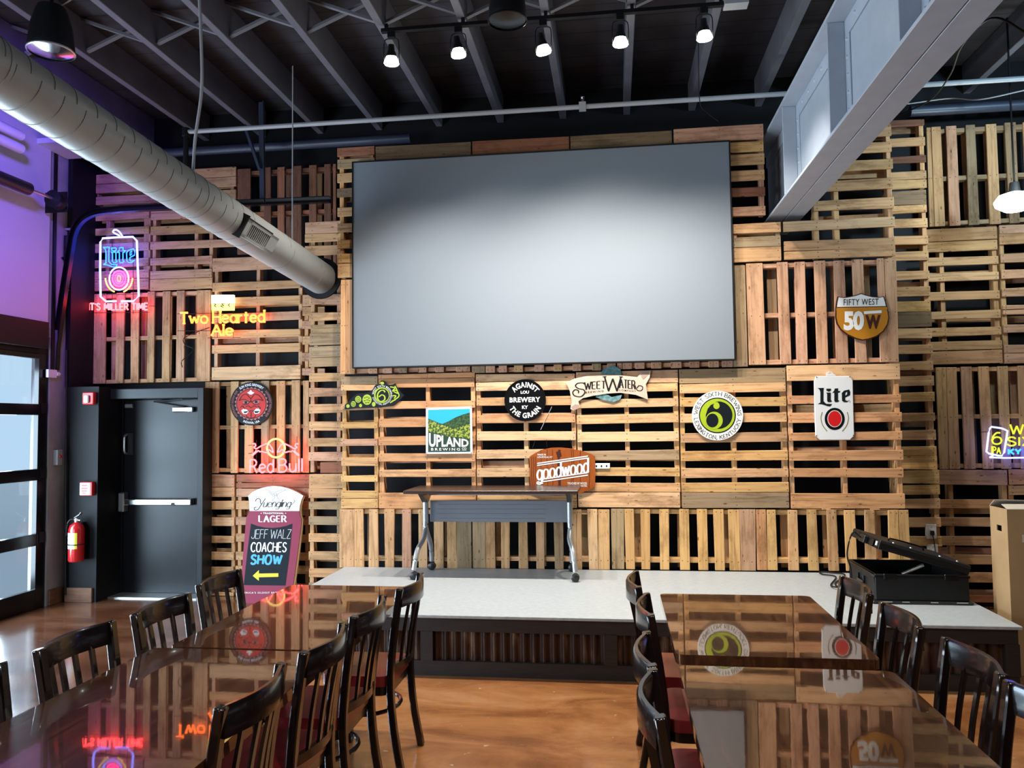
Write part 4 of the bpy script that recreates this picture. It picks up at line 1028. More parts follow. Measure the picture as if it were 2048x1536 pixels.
# single-stroke letters on a box of height 1 (x, y); 's' strokes are smoothed
STK = {
 'A': (.62, [[(0, 0), (.31, 1), (.62, 0)], [(.11, .36), (.51, .36)]]), 'B': (.52, [[(0, 0), (0, 1)], 's', [(0, 1), (.34, .98), (.46, .77), (.34, .55), (0, .53)], 's', [(0, .53), (.38, .51), (.52, .27), (.38, .03), (0, 0)]]),
 'C': (.58, ['s', [(.58, .82), (.42, .98), (.2, .95), (.03, .7), (0, .5), (.03, .28), (.2, .05), (.42, .02), (.58, .18)]]), 'D': (.56, [[(0, 0), (0, 1)], 's', [(0, 1), (.3, .97), (.52, .75), (.56, .5), (.52, .25), (.3, .03), (0, 0)]]),
 'E': (.48, [[(.48, 1), (0, 1), (0, 0), (.48, 0)], [(0, .52), (.4, .52)]]), 'F': (.46, [[(.46, 1), (0, 1), (0, 0)], [(0, .52), (.38, .52)]]),
 'G': (.6, ['s', [(.57, .83), (.42, .98), (.2, .95), (.03, .7), (0, .5), (.03, .28), (.2, .05), (.42, .02), (.58, .14)], [(.58, .12), (.58, .46), (.36, .46)]]), 'H': (.56, [[(0, 0), (0, 1)], [(.56, 0), (.56, 1)], [(0, .52), (.56, .52)]]),
 'I': (.0, [[(0, 0), (0, 1)]]), 'J': (.42, ['s', [(0, .2), (.08, .03), (.24, .0), (.38, .1), (.42, .3)], [(.42, .3), (.42, 1)]]), 'K': (.54, [[(0, 0), (0, 1)], [(.52, 1), (0, .42)], [(.17, .6), (.54, 0)]]),
 'L': (.44, [[(0, 1), (0, 0), (.44, 0)]]), 'M': (.7, [[(0, 0), (.06, 1), (.35, .25), (.64, 1), (.7, 0)]]), 'N': (.58, [[(0, 0), (0, 1), (.58, 0), (.58, 1)]]),
 'O': (.62, ['s', [(.31, 1), (.1, .9), (0, .5), (.1, .1), (.31, 0), (.52, .1), (.62, .5), (.52, .9), (.31, 1)]]), 'P': (.5, [[(0, 0), (0, 1)], 's', [(0, 1), (.34, .98), (.5, .74), (.34, .48), (0, .46)]]),
 'R': (.54, [[(0, 0), (0, 1)], 's', [(0, 1), (.34, .98), (.5, .75), (.34, .51), (0, .49)], [(.26, .5), (.54, 0)]]), 'S': (.5, ['s', [(.48, .82), (.34, .98), (.12, .95), (.03, .76), (.14, .58), (.36, .46), (.5, .26), (.38, .04), (.14, .01), (0, .18)]]),
 'T': (.54, [[(0, 1), (.54, 1)], [(.27, 1), (.27, 0)]]), 'U': (.56, ['s', [(0, 1), (0, .6), (.02, .25), (.14, .03), (.28, 0), (.42, .03), (.54, .25), (.56, .6), (.56, 1)]]), 'V': (.6, [[(0, 1), (.3, 0), (.6, 1)]]),
 'W': (.86, [[(0, 1), (.21, 0), (.43, .85), (.65, 0), (.86, 1)]]), 'X': (.58, [[(0, 1), (.58, 0)], [(.58, 1), (0, 0)]]), 'Y': (.58, [[(0, 1), (.29, .48), (.58, 1)], [(.29, .48), (.29, 0)]]), 'Z': (.52, [[(0, 1), (.52, 1), (0, 0), (.52, 0)]]),
 '6': (.54, ['s', [(.46, .95), (.26, .95), (.08, .7), (0, .35), (.08, .08), (.27, 0), (.46, .08), (.54, .3), (.46, .52), (.27, .6), (.1, .52), (.02, .36)]]),
 "'": (.0, [[(0, 1), (0, .78)]]), ',': (.0, [[(.04, .06), (-.04, -.14)]]), '.': (.0, [[(0, 0), (0, .05)]]), '*': (.2, [[(.02, .5), (.18, .5)], [(.1, .42), (.1, .58)]]),
 'a': (.46, ['s', [(.44, .5), (.3, .64), (.1, .58), (0, .32), (.1, .05), (.28, .0), (.44, .14)], [(.46, .64), (.46, 0)]]), 'd': (.46, ['s', [(.44, .5), (.3, .64), (.1, .58), (0, .32), (.1, .05), (.28, .0), (.44, .14)], [(.46, 1), (.46, 0)]]),
 'e': (.46, ['s', [(.02, .34), (.46, .36), (.4, .56), (.23, .64), (.06, .54), (0, .32), (.08, .08), (.24, .0), (.44, .1)]]), 'l': (.0, [[(0, 1), (0, 0)]]), 'i': (.0, [[(0, .64), (0, 0)], [(0, .86), (0, .92)]]),
 'n': (.42, [[(0, .64), (0, 0)], 's', [(0, .45), (.12, .62), (.3, .62), (.41, .48), (.42, .3)], [(.42, .3), (.42, 0)]]), 'o': (.48, ['s', [(.24, .64), (.06, .55), (0, .32), (.06, .08), (.24, 0), (.42, .08), (.48, .32), (.42, .55), (.24, .64)]]),
 'r': (.28, [[(0, .64), (0, 0)], 's', [(0, .42), (.1, .6), (.28, .63)]]), 't': (.3, [[(.13, .9), (.13, 0)], [(0, .64), (.3, .64)]]), 'u': (.42, ['s', [(0, .64), (0, .3), (.05, .06), (.2, 0), (.36, .1), (.42, .26)], [(.42, .64), (.42, 0)]]),
 'w': (.66, [[(0, .64), (.16, 0), (.33, .58), (.5, 0), (.66, .64)]]), 'g': (.46, ['s', [(.44, .5), (.3, .64), (.1, .58), (0, .32), (.1, .05), (.28, .0), (.44, .14)], 's', [(.46, .64), (.46, .1), (.42, -.2), (.24, -.3), (.04, -.22)]]),
}
def strokes(text, gap=0.20, word=0.45, serif=0.0):
    """list of polylines for a text, laid out from x = 0; returns (polylines, width)"""
    out = []; x = 0.0
    for ch in text:
        if ch == ' ': x += word; continue
        w, sts = STK[ch]; sm_ = False
        for st in sts:
            if st == 's': sm_ = True; continue
            pts = [(p[0] + x, p[1]) for p in st]
            if sm_: pts = [(v.x, v.y) for v in smooth_path([(p[0], p[1], 0) for p in pts], 4)]
            out.append(pts)
            if serif and not sm_:
                for p, q in ((st[0], st[1]), (st[-1], st[-2])):
                    if abs(q[1] - p[1]) > abs(q[0] - p[0]) * .6 and (p[1] > .9 or p[1] < .08 or abs(p[1] - .64) < .01):
                        out.append([(p[0] + x - serif, p[1]), (p[0] + x + serif, p[1])])
            sm_ = False
        x += w + gap
    return out, x - gap
_lay = [0]
def ribbon(mb, pts, wt, wh, fmap, off, mi=0):
    for r in corners(pts): ribbon_run(mb, r, wt, wh, fmap, off, mi)
def ribbon_run(mb, pts, wt, wh, fmap, off, mi=0):
    """flat pen stroke: wt across upright strokes, wh across level ones (photo units)"""
    n = len(pts); _lay[0] = (_lay[0] + 1) % 40; off += 0.00003 * _lay[0]
    L = []; Rr = []
    for i, p in enumerate(pts):
        a = pts[max(0, i - 1)]; b = pts[min(n - 1, i + 1)]
        dx, dy = b[0] - a[0], b[1] - a[1]; l = math.hypot(dx, dy) or 1e-6
        nx, ny = -dy / l, dx / l
        w = wh + (wt - wh) * abs(dy) / l
        L.append((p[0] + nx * w / 2, p[1] + ny * w / 2)); Rr.append((p[0] - nx * w / 2, p[1] - ny * w / 2))
    V = [fmap(x, y, off) for x, y in L] + [fmap(x, y, off) for x, y in Rr]
    mb.add(V, [(i, i + 1, n + i + 1, n + i) for i in range(n - 1)], mi)

def corners(pts, lim=0.75):
    """cut a polyline where it turns sharply"""
    runs = [[pts[0]]]
    for i in range(1, len(pts)):
        runs[-1].append(pts[i])
        if i < len(pts) - 1:
            a, b, c = pts[i - 1], pts[i], pts[i + 1]
            d = math.atan2(c[1] - b[1], c[0] - b[0]) - math.atan2(b[1] - a[1], b[0] - a[0])
            d = abs((d + PI) % (2 * PI) - PI)
            if d > lim: runs.append([pts[i]])
    return runs

class Sign:
    """something flat hung on the wall: drawn in photo coordinates on its own plane, thickness towards the wall"""
    def __init__(s, name, label, cat, px, py, Y, group=None):
        s.Y = Y if callable(Y) else (lambda x, y: Y)
        s.c = onY(px, py, s.Y(px, py))
        s.t = thing(name, label, cat, s.c, 0, group)
    def f(s, x, y, off=0.0):
        p = onY(x, y, s.Y(x, y)) - s.c
        return (p.x, p.y - off, p.z)
    def slab(s, part, outline, m, off=0.0, thick=0.008, holes=None, parent=None, bevel=0):
        return MB().prism(outline, holes, s.f, off, off - thick).build(part, m, parent or s.t, bevel=bevel)
    def flat(s, part, shapes, mats, off, parent=None):
        """shapes: list of (outline, material index, layer[, holes])"""
        mb = MB()
        for q, sh in enumerate(shapes):
            z = off + 0.0006 * sh[2] + 0.00002 * q
            mb.prism(sh[0], sh[3] if len(sh) > 3 else None, s.f, z, z, sh[1])
        return mb.build(part, mats, parent or s.t)
    def text(s, mb, txt, x0, x1, yb, yt, off, slope=0.0, bold=0.0, space=1.0, mi=0, warp=None):
        vs, fs = glyphs(txt, bold, space)
        ax, bx = min(v[0] for v in vs), max(v[0] for v in vs); ay, by = min(v[1] for v in vs), max(v[1] for v in vs)
        P = []
        for x, y in vs:
            u, v = (x - ax) / (bx - ax), (y - ay) / (by - ay)
            X = x0 + (x1 - x0) * u; Y = yb + (yt - yb) * v + slope * (X - x0)
            if warp: X, Y = warp(X, Y, u, v)
            P.append(s.f(X, Y, off))
        mb.add(P, fs, mi)
    def arc(s, mb, txt, cx, cy, r, h, a_mid, span, off, bottom=False, bold=0.0, mi=0, ry=None):
        """lettering along a circle; angles clockwise from the top"""
        vs, fs = glyphs(txt, bold, 1.1)
        ax, bx = min(v[0] for v in vs), max(v[0] for v in vs); ay, by = min(v[1] for v in vs), max(v[1] for v in vs)
        ry = ry or r; P = []
        for x, y in vs:
            u, v = (x - ax) / (bx - ax), (y - ay) / (by - ay)
            if bottom: a = R(a_mid + span * (0.5 - u)); q = 1 - h / r * v
            else: a = R(a_mid + span * (u - 0.5)); q = 1 + h / r * v
            P.append(s.f(cx + r * q * math.sin(a), cy - ry * q * math.cos(a), off))
        mb.add(P, fs, mi)
    def pen(s, mb, txt, x0, x1, yb, yt, wt, wh, off, serif=0.0, slope=0.0, mi=0, gap=.2, word=.45, shear=0.0, warp=None):
        sts, w = strokes(txt, gap, word, serif)
        for p in sts:
            q = []
            for x, y in p:
                X = x0 + (x1 - x0) * x / w + shear * y; Y = yb + (yt - yb) * y + slope * (X - x0)
                if warp: X, Y = warp(X, Y)
                q.append((X, Y))
            ribbon(mb, q, wt, wh, s.f, off, mi)
    def penarc(s, mb, txt, cx, cy, r, h, a_mid, span, wt, wh, off, bottom=False, serif=0.0, mi=0):
        sts, w = strokes(txt, .22, .4, serif)
        for p in sts:
            q = []
            for x, y in p:
                u = x / w
                if bottom: a = R(a_mid + span * (0.5 - u)); rr = r - h * y
                else: a = R(a_mid + span * (u - 0.5)); rr = r + h * y
                q.append((cx + rr * math.sin(a), cy - rr * math.cos(a)))
            ribbon(mb, q, wt, wh, s.f, off, mi)
    def neon(s, part, lines, m, r, off=0.03, closed=False, parent=None):
        mb = MB()
        for l in lines:
          for l in ([l] if closed else corners(l, 1.0)):
            l2 = [l[0]] + [l[i] for i in range(1, len(l)) if math.hypot(l[i][0] - l[i - 1][0], l[i][1] - l[i - 1][1]) > .25]
            if len(l2) < 2: l2 = [l[0], (l[0][0], l[0][1] + 1)]
            mb.tube([s.f(x, y, off) for x, y in l2], r, 7, closed=closed)
        return mb.build(part, m, parent or s.t, smooth=True)
    def neontext(s, part, txt, x0, x1, yb, yt, m, r, off=0.03, serif=0.0, slope=0.0, gap=.2, word=.45, shear=0.0):
        sts, w = strokes(txt, gap, word, serif)
        ls = []
        for p in sts:
            q = []
            for x, y in p:
                X = x0 + (x1 - x0) * x / w + shear * y; q.append((X, yb + (yt - yb) * y + slope * (X - x0)))
            ls.append(q)
        return s.neon(part, ls, m, r, off)
def circ(cx, cy, rx, ry=None, n=48, a0=0, a1=360):
    ry = ry or rx
    full = abs(a1 - a0) >= 360
    k = n if full else n + 1
    return [(cx + rx * math.sin(R(a0 + (a1 - a0) * i / n)), cy - ry * math.cos(R(a0 + (a1 - a0) * i / n))) for i in range(k)]
def crop(pts, ox, oy, s): return [(ox + x / s, oy + y / s) for x, y in pts]

# --- the blackletter word, traced once (drawn in a 480 x 240 box)
LITE = [[(735, 487), (818, 485), (812, 520), (812, 655), (845, 688), (922, 692), (900, 722), (868, 720), (800, 697), (740, 690), (772, 672), (772, 540), (760, 505)],
        [(845, 545), (905, 545), (905, 640), (922, 655), (900, 668), (870, 668), (858, 650), (858, 560)], [(848, 495), (908, 495), (908, 520), (880, 535), (850, 520)],
        [(922, 548), (950, 520), (955, 493), (1000, 490), (998, 525), (1028, 525), (1018, 545), (998, 545), (998, 640), (1016, 652), (990, 668), (960, 668), (950, 650), (950, 548)],
        [(1045, 552), (1075, 520), (1140, 505), (1155, 540), (1150, 580), (1090, 608), (1090, 640), (1115, 653), (1152, 638), (1112, 668), (1075, 668), (1050, 650)]]
LITE_HOLE = [(1092, 548), (1115, 532), (1114, 568), (1092, 585)]
def lite(x0, x1, y0, y1, pts):
    return [(x0 + (x - 735) / 420 * (x1 - x0), y0 + (y - 485) / 237 * (y1 - y0)) for x, y in pts]

SF, SB = F_ - 0.020, B_ - 0.018
# ------------------------------------------------------------------ painted signs
# round red sun-face sign
s = Sign('round_sign', 'round black-rimmed sign with a fierce red sun face', 'sign', 503, 807, SB)
cx, cy, r = 503, 807.5, 42.5
s.slab('disc', circ(cx, cy, r, r + 1), 'ink_black', thick=.01)
def star(cx, cy, r0, r1, n):
    return [(cx + (r0 if i % 2 else r1) * math.sin(PI * i / n), cy - (r0 if i % 2 else r1) * math.cos(PI * i / n)) for i in range(2 * n)]
s.flat('sun_ring', [(star(cx, cy, 30.5, 34, 26), 0, 1), (circ(cx, cy, 30.2), 1, 2), (circ(cx, cy, 28.8), 2, 3)], ['ink_pink', 'ink_black', 'ink_tikired'], .001)
k = lambda p: crop(p, 400, 750, 6.4)
b = []
for p, m_, l in (([(605, 225), (630, 215), (652, 190), (672, 215), (700, 225), (665, 250), (640, 250)], 1, 5), ([(530, 455), (560, 430), (605, 445), (625, 470), (600, 500), (560, 500), (540, 480)], 1, 5), ([(690, 465), (720, 430), (765, 430), (775, 455), (760, 490), (715, 500), (695, 490)], 1, 5),
                ([(560, 468), (625, 462), (600, 482), (570, 490)], 0, 6), ([(695, 462), (770, 462), (740, 485), (710, 488)], 0, 6),
                ([(550, 345), (585, 325), (625, 335), (630, 360), (590, 372), (560, 362)], 2, 5), ([(680, 345), (715, 322), (760, 330), (765, 350), (730, 370), (690, 362)], 2, 5),
                ([(572, 335), (605, 335), (605, 370), (572, 370)], 0, 6), ([(705, 328), (737, 328), (737, 360), (705, 360)], 0, 6)):
    b.append((k(p), m_, l))
s.flat('sun_face', b, ['ink_black', 'ink_white', 'ink_pink'], .001)
mb = MB()
for l in ([(505, 325), (545, 262), (600, 250), (650, 300), (700, 250), (755, 262), (810, 325)], [(500, 330), (560, 310), (650, 345), (740, 310), (805, 330)], [(545, 375), (600, 382), (650, 335), (700, 378), (765, 368)], [(650, 300), (650, 345)], [(585, 410), (620, 395), (655, 420), (690, 395), (730, 410)], [(630, 470), (655, 455), (690, 465)], [(590, 515), (615, 545), (655, 550), (700, 540), (715, 510)], [(655, 470), (655, 545)], [(520, 420), (545, 395), (575, 440)], [(740, 395), (770, 420), (760, 440)]):
    ribbon(mb, [(v.x, v.y) for v in smooth_path([(x, y, 0) for x, y in k(l)], 4)], 1.1, 1.1, s.f, .0052)
s.t and mb.build('face_lines', 'ink_black', s.t)
mb = MB(); s.arc(mb, 'SUN KING BREWERY', cx, cy, 35.6, 5.2, 0, 76, .0014, bold=.02); s.arc(mb, 'INDIANA, USA', cx, cy, 40.8, 5.2, 180, 50, .0014, True, bold=.02); mb.build('white_lettering', 'ink_white', s.t)
mb = MB(); s.arc(mb, 'INDEPENDENT INDIANA BEER', cx, cy, 36, 4.2, 90, 84, .0014); s.arc(mb, 'INDEPENDENT INDIANA BEER', cx, cy, 36, 4.2, 270, 84, .0014); mb.build('red_lettering', 'ink_pink', s.t)

# leafy dark sign shaped like a state outline
s = Sign('cutout_sign', 'dark cut-out sign with lime hop cones and a ringed numeral', 'sign', 750, 790, SF)
k = lambda p: crop(p, 660, 740, 6.4)
s.slab('board', k([(185, 502), (190, 445), (240, 405), (300, 340), (350, 300), (430, 300), (500, 280), (545, 250), (585, 190), (640, 178), (650, 132), (672, 138), (705, 172), (760, 190), (800, 185), (835, 172), (850, 210), (880, 240), (905, 285), (948, 325), (905, 372), (850, 420), (800, 460), (700, 472), (600, 482), (330, 490), (205, 505)]), 'ink_navy', thick=.012)
sh = [(k(circ(665, 322, 100)), 0, 1), (k(circ(668, 322, 84)), 1, 2), (k(circ(678, 326, 76)), 1, 3)]
for x, y, a, c_ in ((230, 462, 22, 24), (300, 435, 32, 38), (362, 375, 40, 44), (475, 380, 60, 68), (392, 455, 20, 22), (560, 438, 24, 30), (668, 168, 26, 18)):
    sh.append((k(circ(x, y, a, c_, 12)), 0, 1))
s.flat('hops', sh, ['ink_green', 'ink_navy'], .001)
mb = MB()
for l in ([(770, 215), (830, 230), (800, 270), (850, 262), (885, 330), (830, 380), (770, 420)], [(830, 205), (850, 240), (870, 290)], [(800, 330), (845, 330), (820, 365)], [(790, 400), (840, 380)], [(820, 280), (870, 300)]):
    ribbon(mb, [(v.x, v.y) for v in smooth_path([(x, y, 0) for x, y in k(l)], 4)], 2.3, 2.3, s.f, .0022)
for c_ in ((362, 375), (475, 380), (300, 435)):
    pass
ribbon(mb, [(v.x, v.y) for v in smooth_path([(x, y, 0) for x, y in k([(705, 285), (690, 262), (655, 262), (622, 290), (608, 340), (625, 390), (662, 402), (700, 380), (700, 340), (668, 318), (625, 345)])], 4)], 3.0, 1.8, s.f, .0034)
mb.build('numeral', 'ink_green', s.t)
mb = MB()
for x, y, q in ((475, 380, 1.0), (362, 375, .65), (300, 435, .55)):
    for dx, dy in ((-28, -25), (0, -35), (26, -22), (-30, 12), (2, 2), (30, 10), (-14, 38), (18, 36)):
        X, Y = x + dx * q, y + dy * q
        ribbon(mb, k([(X - 11 * q, Y - 6 * q), (X, Y + 7 * q), (X + 11 * q, Y - 6 * q)]), .8, .8, s.f, .0024)
mb.build('hop_scales', 'ink_navy', s.t)
mb = MB(); c0 = k([(668, 322)])[0]
s.arc(mb, 'WEST SIXTH BREWING', c0[0], c0[1], 16.2, 4.2, 10, 190, .0016, bold=.01); s.arc(mb, 'LEXINGTON, KENTUCKY', c0[0], c0[1], 20.6, 4.2, 182, 150, .0016, True, bold=.01)
mb.build('lettering', 'ink_white', s.t)

# hill landscape sign
s = Sign('landscape_sign', 'white-bordered sign with green hills under a blue sky', 'sign', 898, 861, SF)
k = lambda p: crop(p, 660, 740, 6.4)
s.slab('panel', k([(1228, 483), (1815, 468), (1825, 1070), (1228, 1075)]), 'ink_white', thick=.008)
s.flat('landscape', [(k([(1256, 510), (1790, 498), (1795, 1045), (1256, 1050)]), 0, 1),
    (k([(1256, 510), (1790, 498), (1790, 545), (1700, 570), (1600, 610), (1520, 655), (1440, 690), (1400, 680), (1330, 650), (1256, 622)]), 1, 2),
    (k([(1440, 695), (1520, 658), (1600, 615), (1700, 575), (1790, 548), (1792, 690), (1690, 720), (1580, 745)]), 2, 3),
    (k([(1256, 628), (1330, 655), (1400, 690), (1480, 715), (1580, 745), (1480, 790), (1440, 830), (1330, 800), (1256, 790)]), 3, 4),
    (k([(1470, 800), (1560, 760), (1680, 722), (1792, 690), (1793, 880), (1700, 870), (1560, 850), (1440, 840)]), 3, 5)], ['ink_dkgreen', 'ink_blue', 'hill_b', 'hill_a'], .001)
mb = MB()
def upw(X, Y, u, v): return X, Y - v * 11 * (1 - u) ** 1.3 + v * 2 * u
a_, b_ = k([(1268, 985)])[0], k([(1775, 875)])[0]
s.text(mb, 'UPLAND', a_[0], b_[0], a_[1], b_[1], .0046, bold=.035, warp=upw)
a_, b_ = k([(1295, 1032)])[0], k([(1665, 998)])[0]
s.text(mb, 'BREWING', a_[0], b_[0], a_[1], b_[1], .0046, bold=.02, space=1.5)
a_, b_ = k([(1690, 1018)])[0], k([(1748, 992)])[0]
s.text(mb, 'CO', a_[0], b_[0], a_[1], b_[1], .0046, bold=.02); ribbon(mb, k([(1690, 1026), (1748, 1026)]), .7, .7, s.f, .0046)
mb.build('lettering', 'ink_white', s.t)
mb = MB()
for p in ((1240, 492), (1805, 480), (1240, 1062), (1810, 1058)): mb.prism(circ(*k([p])[0], .8, n=8), None, s.f, .002, .0)
mb.build('screws', 'nail', s.t)

# round black sign
s = Sign('round_sign', 'round black metal sign with bold white words around it', 'sign', 1050, 800, SF)
cx, cy = 1050.3, 800.5
s.slab('disc', circ(cx, cy, 41.5, 42), 'black_gloss', thick=.008)
s.slab('rim', circ(cx, cy, 41.5, 42), 'black_gloss', .004, .004, [circ(cx, cy, 39.5, 40)])
mb = MB()
s.arc(mb, 'AGAINST', cx, cy, 25.5, 11, 0, 108, .0012, bold=.035); s.arc(mb, 'THE GRAIN', cx, cy, 36, 11, 180, 128, .0012, True, bold=.035)
s.text(mb, 'LOU', 1041.3, 1058, 787.6, 781.6, .0012, -.02, .035); s.text(mb, 'BREWERY', 1019, 1080.5, 805, 795, .0012, -.02, .035, 1.1); s.text(mb, 'KY', 1044, 1056, 818, 811, .0012, -.02, .035)
mb.build('lettering', 'ink_white', s.t)

# banner sign with a leaping fish behind it
s = Sign('banner_sign', 'ribbon-shaped parchment sign with a teal fish curling behind it', 'sign', 1218, 768, SF)
k = lambda p: crop(p, 680, 700, 2.926)
b = MB()
fish = [(1500, 190), (1540, 110), (1600, 88), (1640, 110), (1650, 150), (1610, 140), (1575, 150), (1545, 200), (1545, 250), (1590, 275), (1650, 262), (1640, 290), (1600, 305), (1540, 292), (1495, 275), (1515, 240)]
s.slab('fish', k(fish), 'teal', -.008, .006)
s.slab('scroll', k([(1322, 190), (1370, 168), (1450, 150), (1530, 145), (1640, 148), (1740, 158), (1765, 130), (1818, 122), (1812, 160), (1790, 200), (1802, 290), (1730, 262), (1640, 250), (1560, 255), (1480, 268), (1420, 282), (1395, 300), (1405, 335), (1370, 355), (1348, 345), (1355, 300), (1345, 240)]), 'parchment', thick=.01)
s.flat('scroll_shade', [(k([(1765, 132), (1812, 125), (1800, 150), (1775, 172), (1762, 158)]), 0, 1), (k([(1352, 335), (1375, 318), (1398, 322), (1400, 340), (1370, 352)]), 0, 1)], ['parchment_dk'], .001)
mb = MB()
def wv(X, Y): return X, Y + ((X - 1220) / 62) ** 2 * 4.5 - 2
s.pen(mb, 'WEET', 1169.5, 1211, 778.5, 764, 2.6, 1.0, .0016, .1, warp=wv, gap=.18); s.pen(mb, 'ATER', 1239, 1270, 777, 760.5, 2.6, 1.0, .0016, .1, warp=wv, gap=.16)
s.pen(mb, 'W', 1209, 1242, 784, 755, 3.2, 1.2, .0018, .1, warp=wv)
for l, w in (([(1432, 200), (1420, 192), (1390, 195), (1378, 210), (1395, 225), (1425, 232), (1432, 250), (1410, 272), (1375, 268), (1362, 250), (1375, 232), (1395, 238), (1395, 252)], 2.4), ([(1725, 205), (1740, 235), (1765, 235), (1770, 215), (1750, 208), (1738, 222)], 1.8)):
    ribbon(mb, [(v.x, v.y) for v in smooth_path([(x, y, 0) for x, y in k(l)], 5)], w, w * .6, s.f, .0016)
mb.build('lettering', 'ink_navy', s.t)
mb = MB(); s.text(mb, 'BREWING', 1171, 1207, 787.0, 783.2, .0016, -.09, .01, 1.4); mb.build('small_lettering', 'dk_brown', s.t)
mb = MB(); s.text(mb, 'COMPANY', 1238, 1272, 781.8, 778.2, .0016, .08, .01, 1.4); mb.build('small_lettering', 'dk_brown', s.t)

# barrel-shaped orange sign, hung on wires behind the folding table
s = Sign('barrel_sign', 'orange barrel-shaped sign standing behind the folding table', 'sign', 1125, 935, SF)
k = lambda p: crop(p, 940, 740, 6.4)
out = k([(760, 1110), (830, 1065), (920, 1020), (1040, 995), (1160, 992), (1300, 1005), (1430, 1035), (1540, 1072), (1600, 1105), (1605, 1300), (1600, 1490), (1540, 1530), (1420, 1575), (1280, 1600), (1100, 1610), (900, 1595), (765, 1540)])
s.slab('board', out, 'barrel', thick=.012)
mb = MB()
random.seed(5)
for x in (785, 810, 835, 905, 990, 1060, 1300, 1325, 1410, 1525, 1140):
    pts = [(x + 6 * math.sin(y * .012 + x), y) for y in range(1110 if x < 850 or x > 1450 else 1020, 1530, 40)]
    ribbon(mb, k(pts), .9 if x != 1140 else 5, .9, s.f, .0012)
ribbon(mb, k([(1125, 1040), (1140, 1080), (1145, 1110)]), 9, 6, s.f, .0013)
mb.build('grain_lines', 'dk_brown', s.t)
mb = MB(); sl = -95 / 650
a_ = k([(860, 1200)])[0]
def tl(x0, x1, y, w):
    ribbon(mb, k([(x0, y + (x0 - 860) * sl), (x1, y + (x1 - 860) * sl)]), w, w, s.f, .002)
for y in (1196, 1222): tl(860, 1510, y, 2.3)
tl(860, 1100, 1248, 0.1)
for y in (1408, 1440): tl(930 if y > 1420 else 900, 1510, y, 2.3)
p0, p1 = k([(862, 1395)])[0], k([(1512, 1290)])[0]
s.pen(mb, 'goodwood', p0[0], p1[0], 960, 930, 4.0, 2.6, .002, slope=sl, gap=.16)
ribbon(mb, [(v.x, v.y) for v in smooth_path([(x, y, 0) for x, y in k([(930, 1370), (930, 1420), (905, 1440), (870, 1430), (858, 1450), (880, 1462), (935, 1448)])], 5)], 2.4, 2.2, s.f, .002)
s.text(mb, 'MADE IN', 1075, 1092, 911, 907.6, .002, bold=.02); s.text(mb, 'LOUISVILLE, KY', 1075, 1105, 916.5, 912.5, .002, bold=.02)
s.text(mb, 'TOUCHED BY WOOD.', 1135, 1174.5, 969, 964.5, .002, bold=.02); s.text(mb, 'WATER.', 1160, 1174.5, 973.8, 970, .002, bold=.02)
mb.build('lettering', 'ink_white', s.t)
for l in ([(800, 1000), (835, 900)], [(985, 990), (978, 890)], [(1310, 1000), (1280, 885)]):
    MB().tube([s.f(*k([p])[0], -.004) for p in l], .0022, 5).build('hanging_wire', 'black', s.t)
tag(MB().tube([onY(*p, F_ - .004) for p in crop([(905, 765), (960, 650), (1048, 470)], 940, 740, 6.4)], .0028, 5).build('loose_wire', 'pipe', None), 'thin grey wire slanting below the round black sign', 'wire')
random.seed(21)
c = onY(1203, 932, F_ - .002)
t = thing('wall_socket', 'small white socket strip peeping out right of the barrel-shaped sign', 'socket', c)
MB().box((-.075, -.012, -.024), (.075, .02, .024)).build('plate', 'white', t, bevel=.003)
for x in (-.045, 0, .045): MB().box((x - .006, -.0135, -.008), (x + .006, -.012, .008)).build('outlet', 'ink_black', t)

# round white sign with the big numeral
s = Sign('round_sign', 'round white sign with a large lime numeral on black', 'sign', 1435, 831, SF)
k = lambda p: crop(p, 1230, 710, 6.4)
s.slab('disc', k(circ(1312, 775, 328, 318)), 'ink_white', thick=.008)
s.flat('numeral', [(k(circ(1310, 773, 236, 228)), 1, 1), (k(circ(1310, 773, 222, 214)), 0, 2), (k(circ(1322, 770, 180, 176)), 1, 3),
    (k([(1300, 592), (1240, 600), (1180, 640), (1140, 700), (1128, 790), (1150, 880), (1190, 930), (1165, 850), (1160, 770), (1185, 690), (1225, 640), (1275, 618)]), 0, 4),
    (k(circ(1268, 838, 110, 112)), 0, 4), (k(circ(1245, 838, 78, 88)), 1, 5), (k(circ(1298, 652, 40, 40)), 0, 4),
    (k([(1262, 612), (1310, 600), (1335, 630), (1325, 670), (1290, 640)]), 0, 4)], ['ink_green', 'ink_navy'], .001)
mb = MB()
s.penarc(mb, 'WEST SIXTH BREWING', 1435, 831, 40.0, 7.2, 2, 176, 1.0, .55, .0012, serif=.09); s.penarc(mb, 'LEXINGTON, KENTUCKY', 1435, 831, 47.4, 7.2, 181, 164, 1.0, .55, .0012, True, serif=.09)
mb.build('lettering', 'ink_black', s.t)

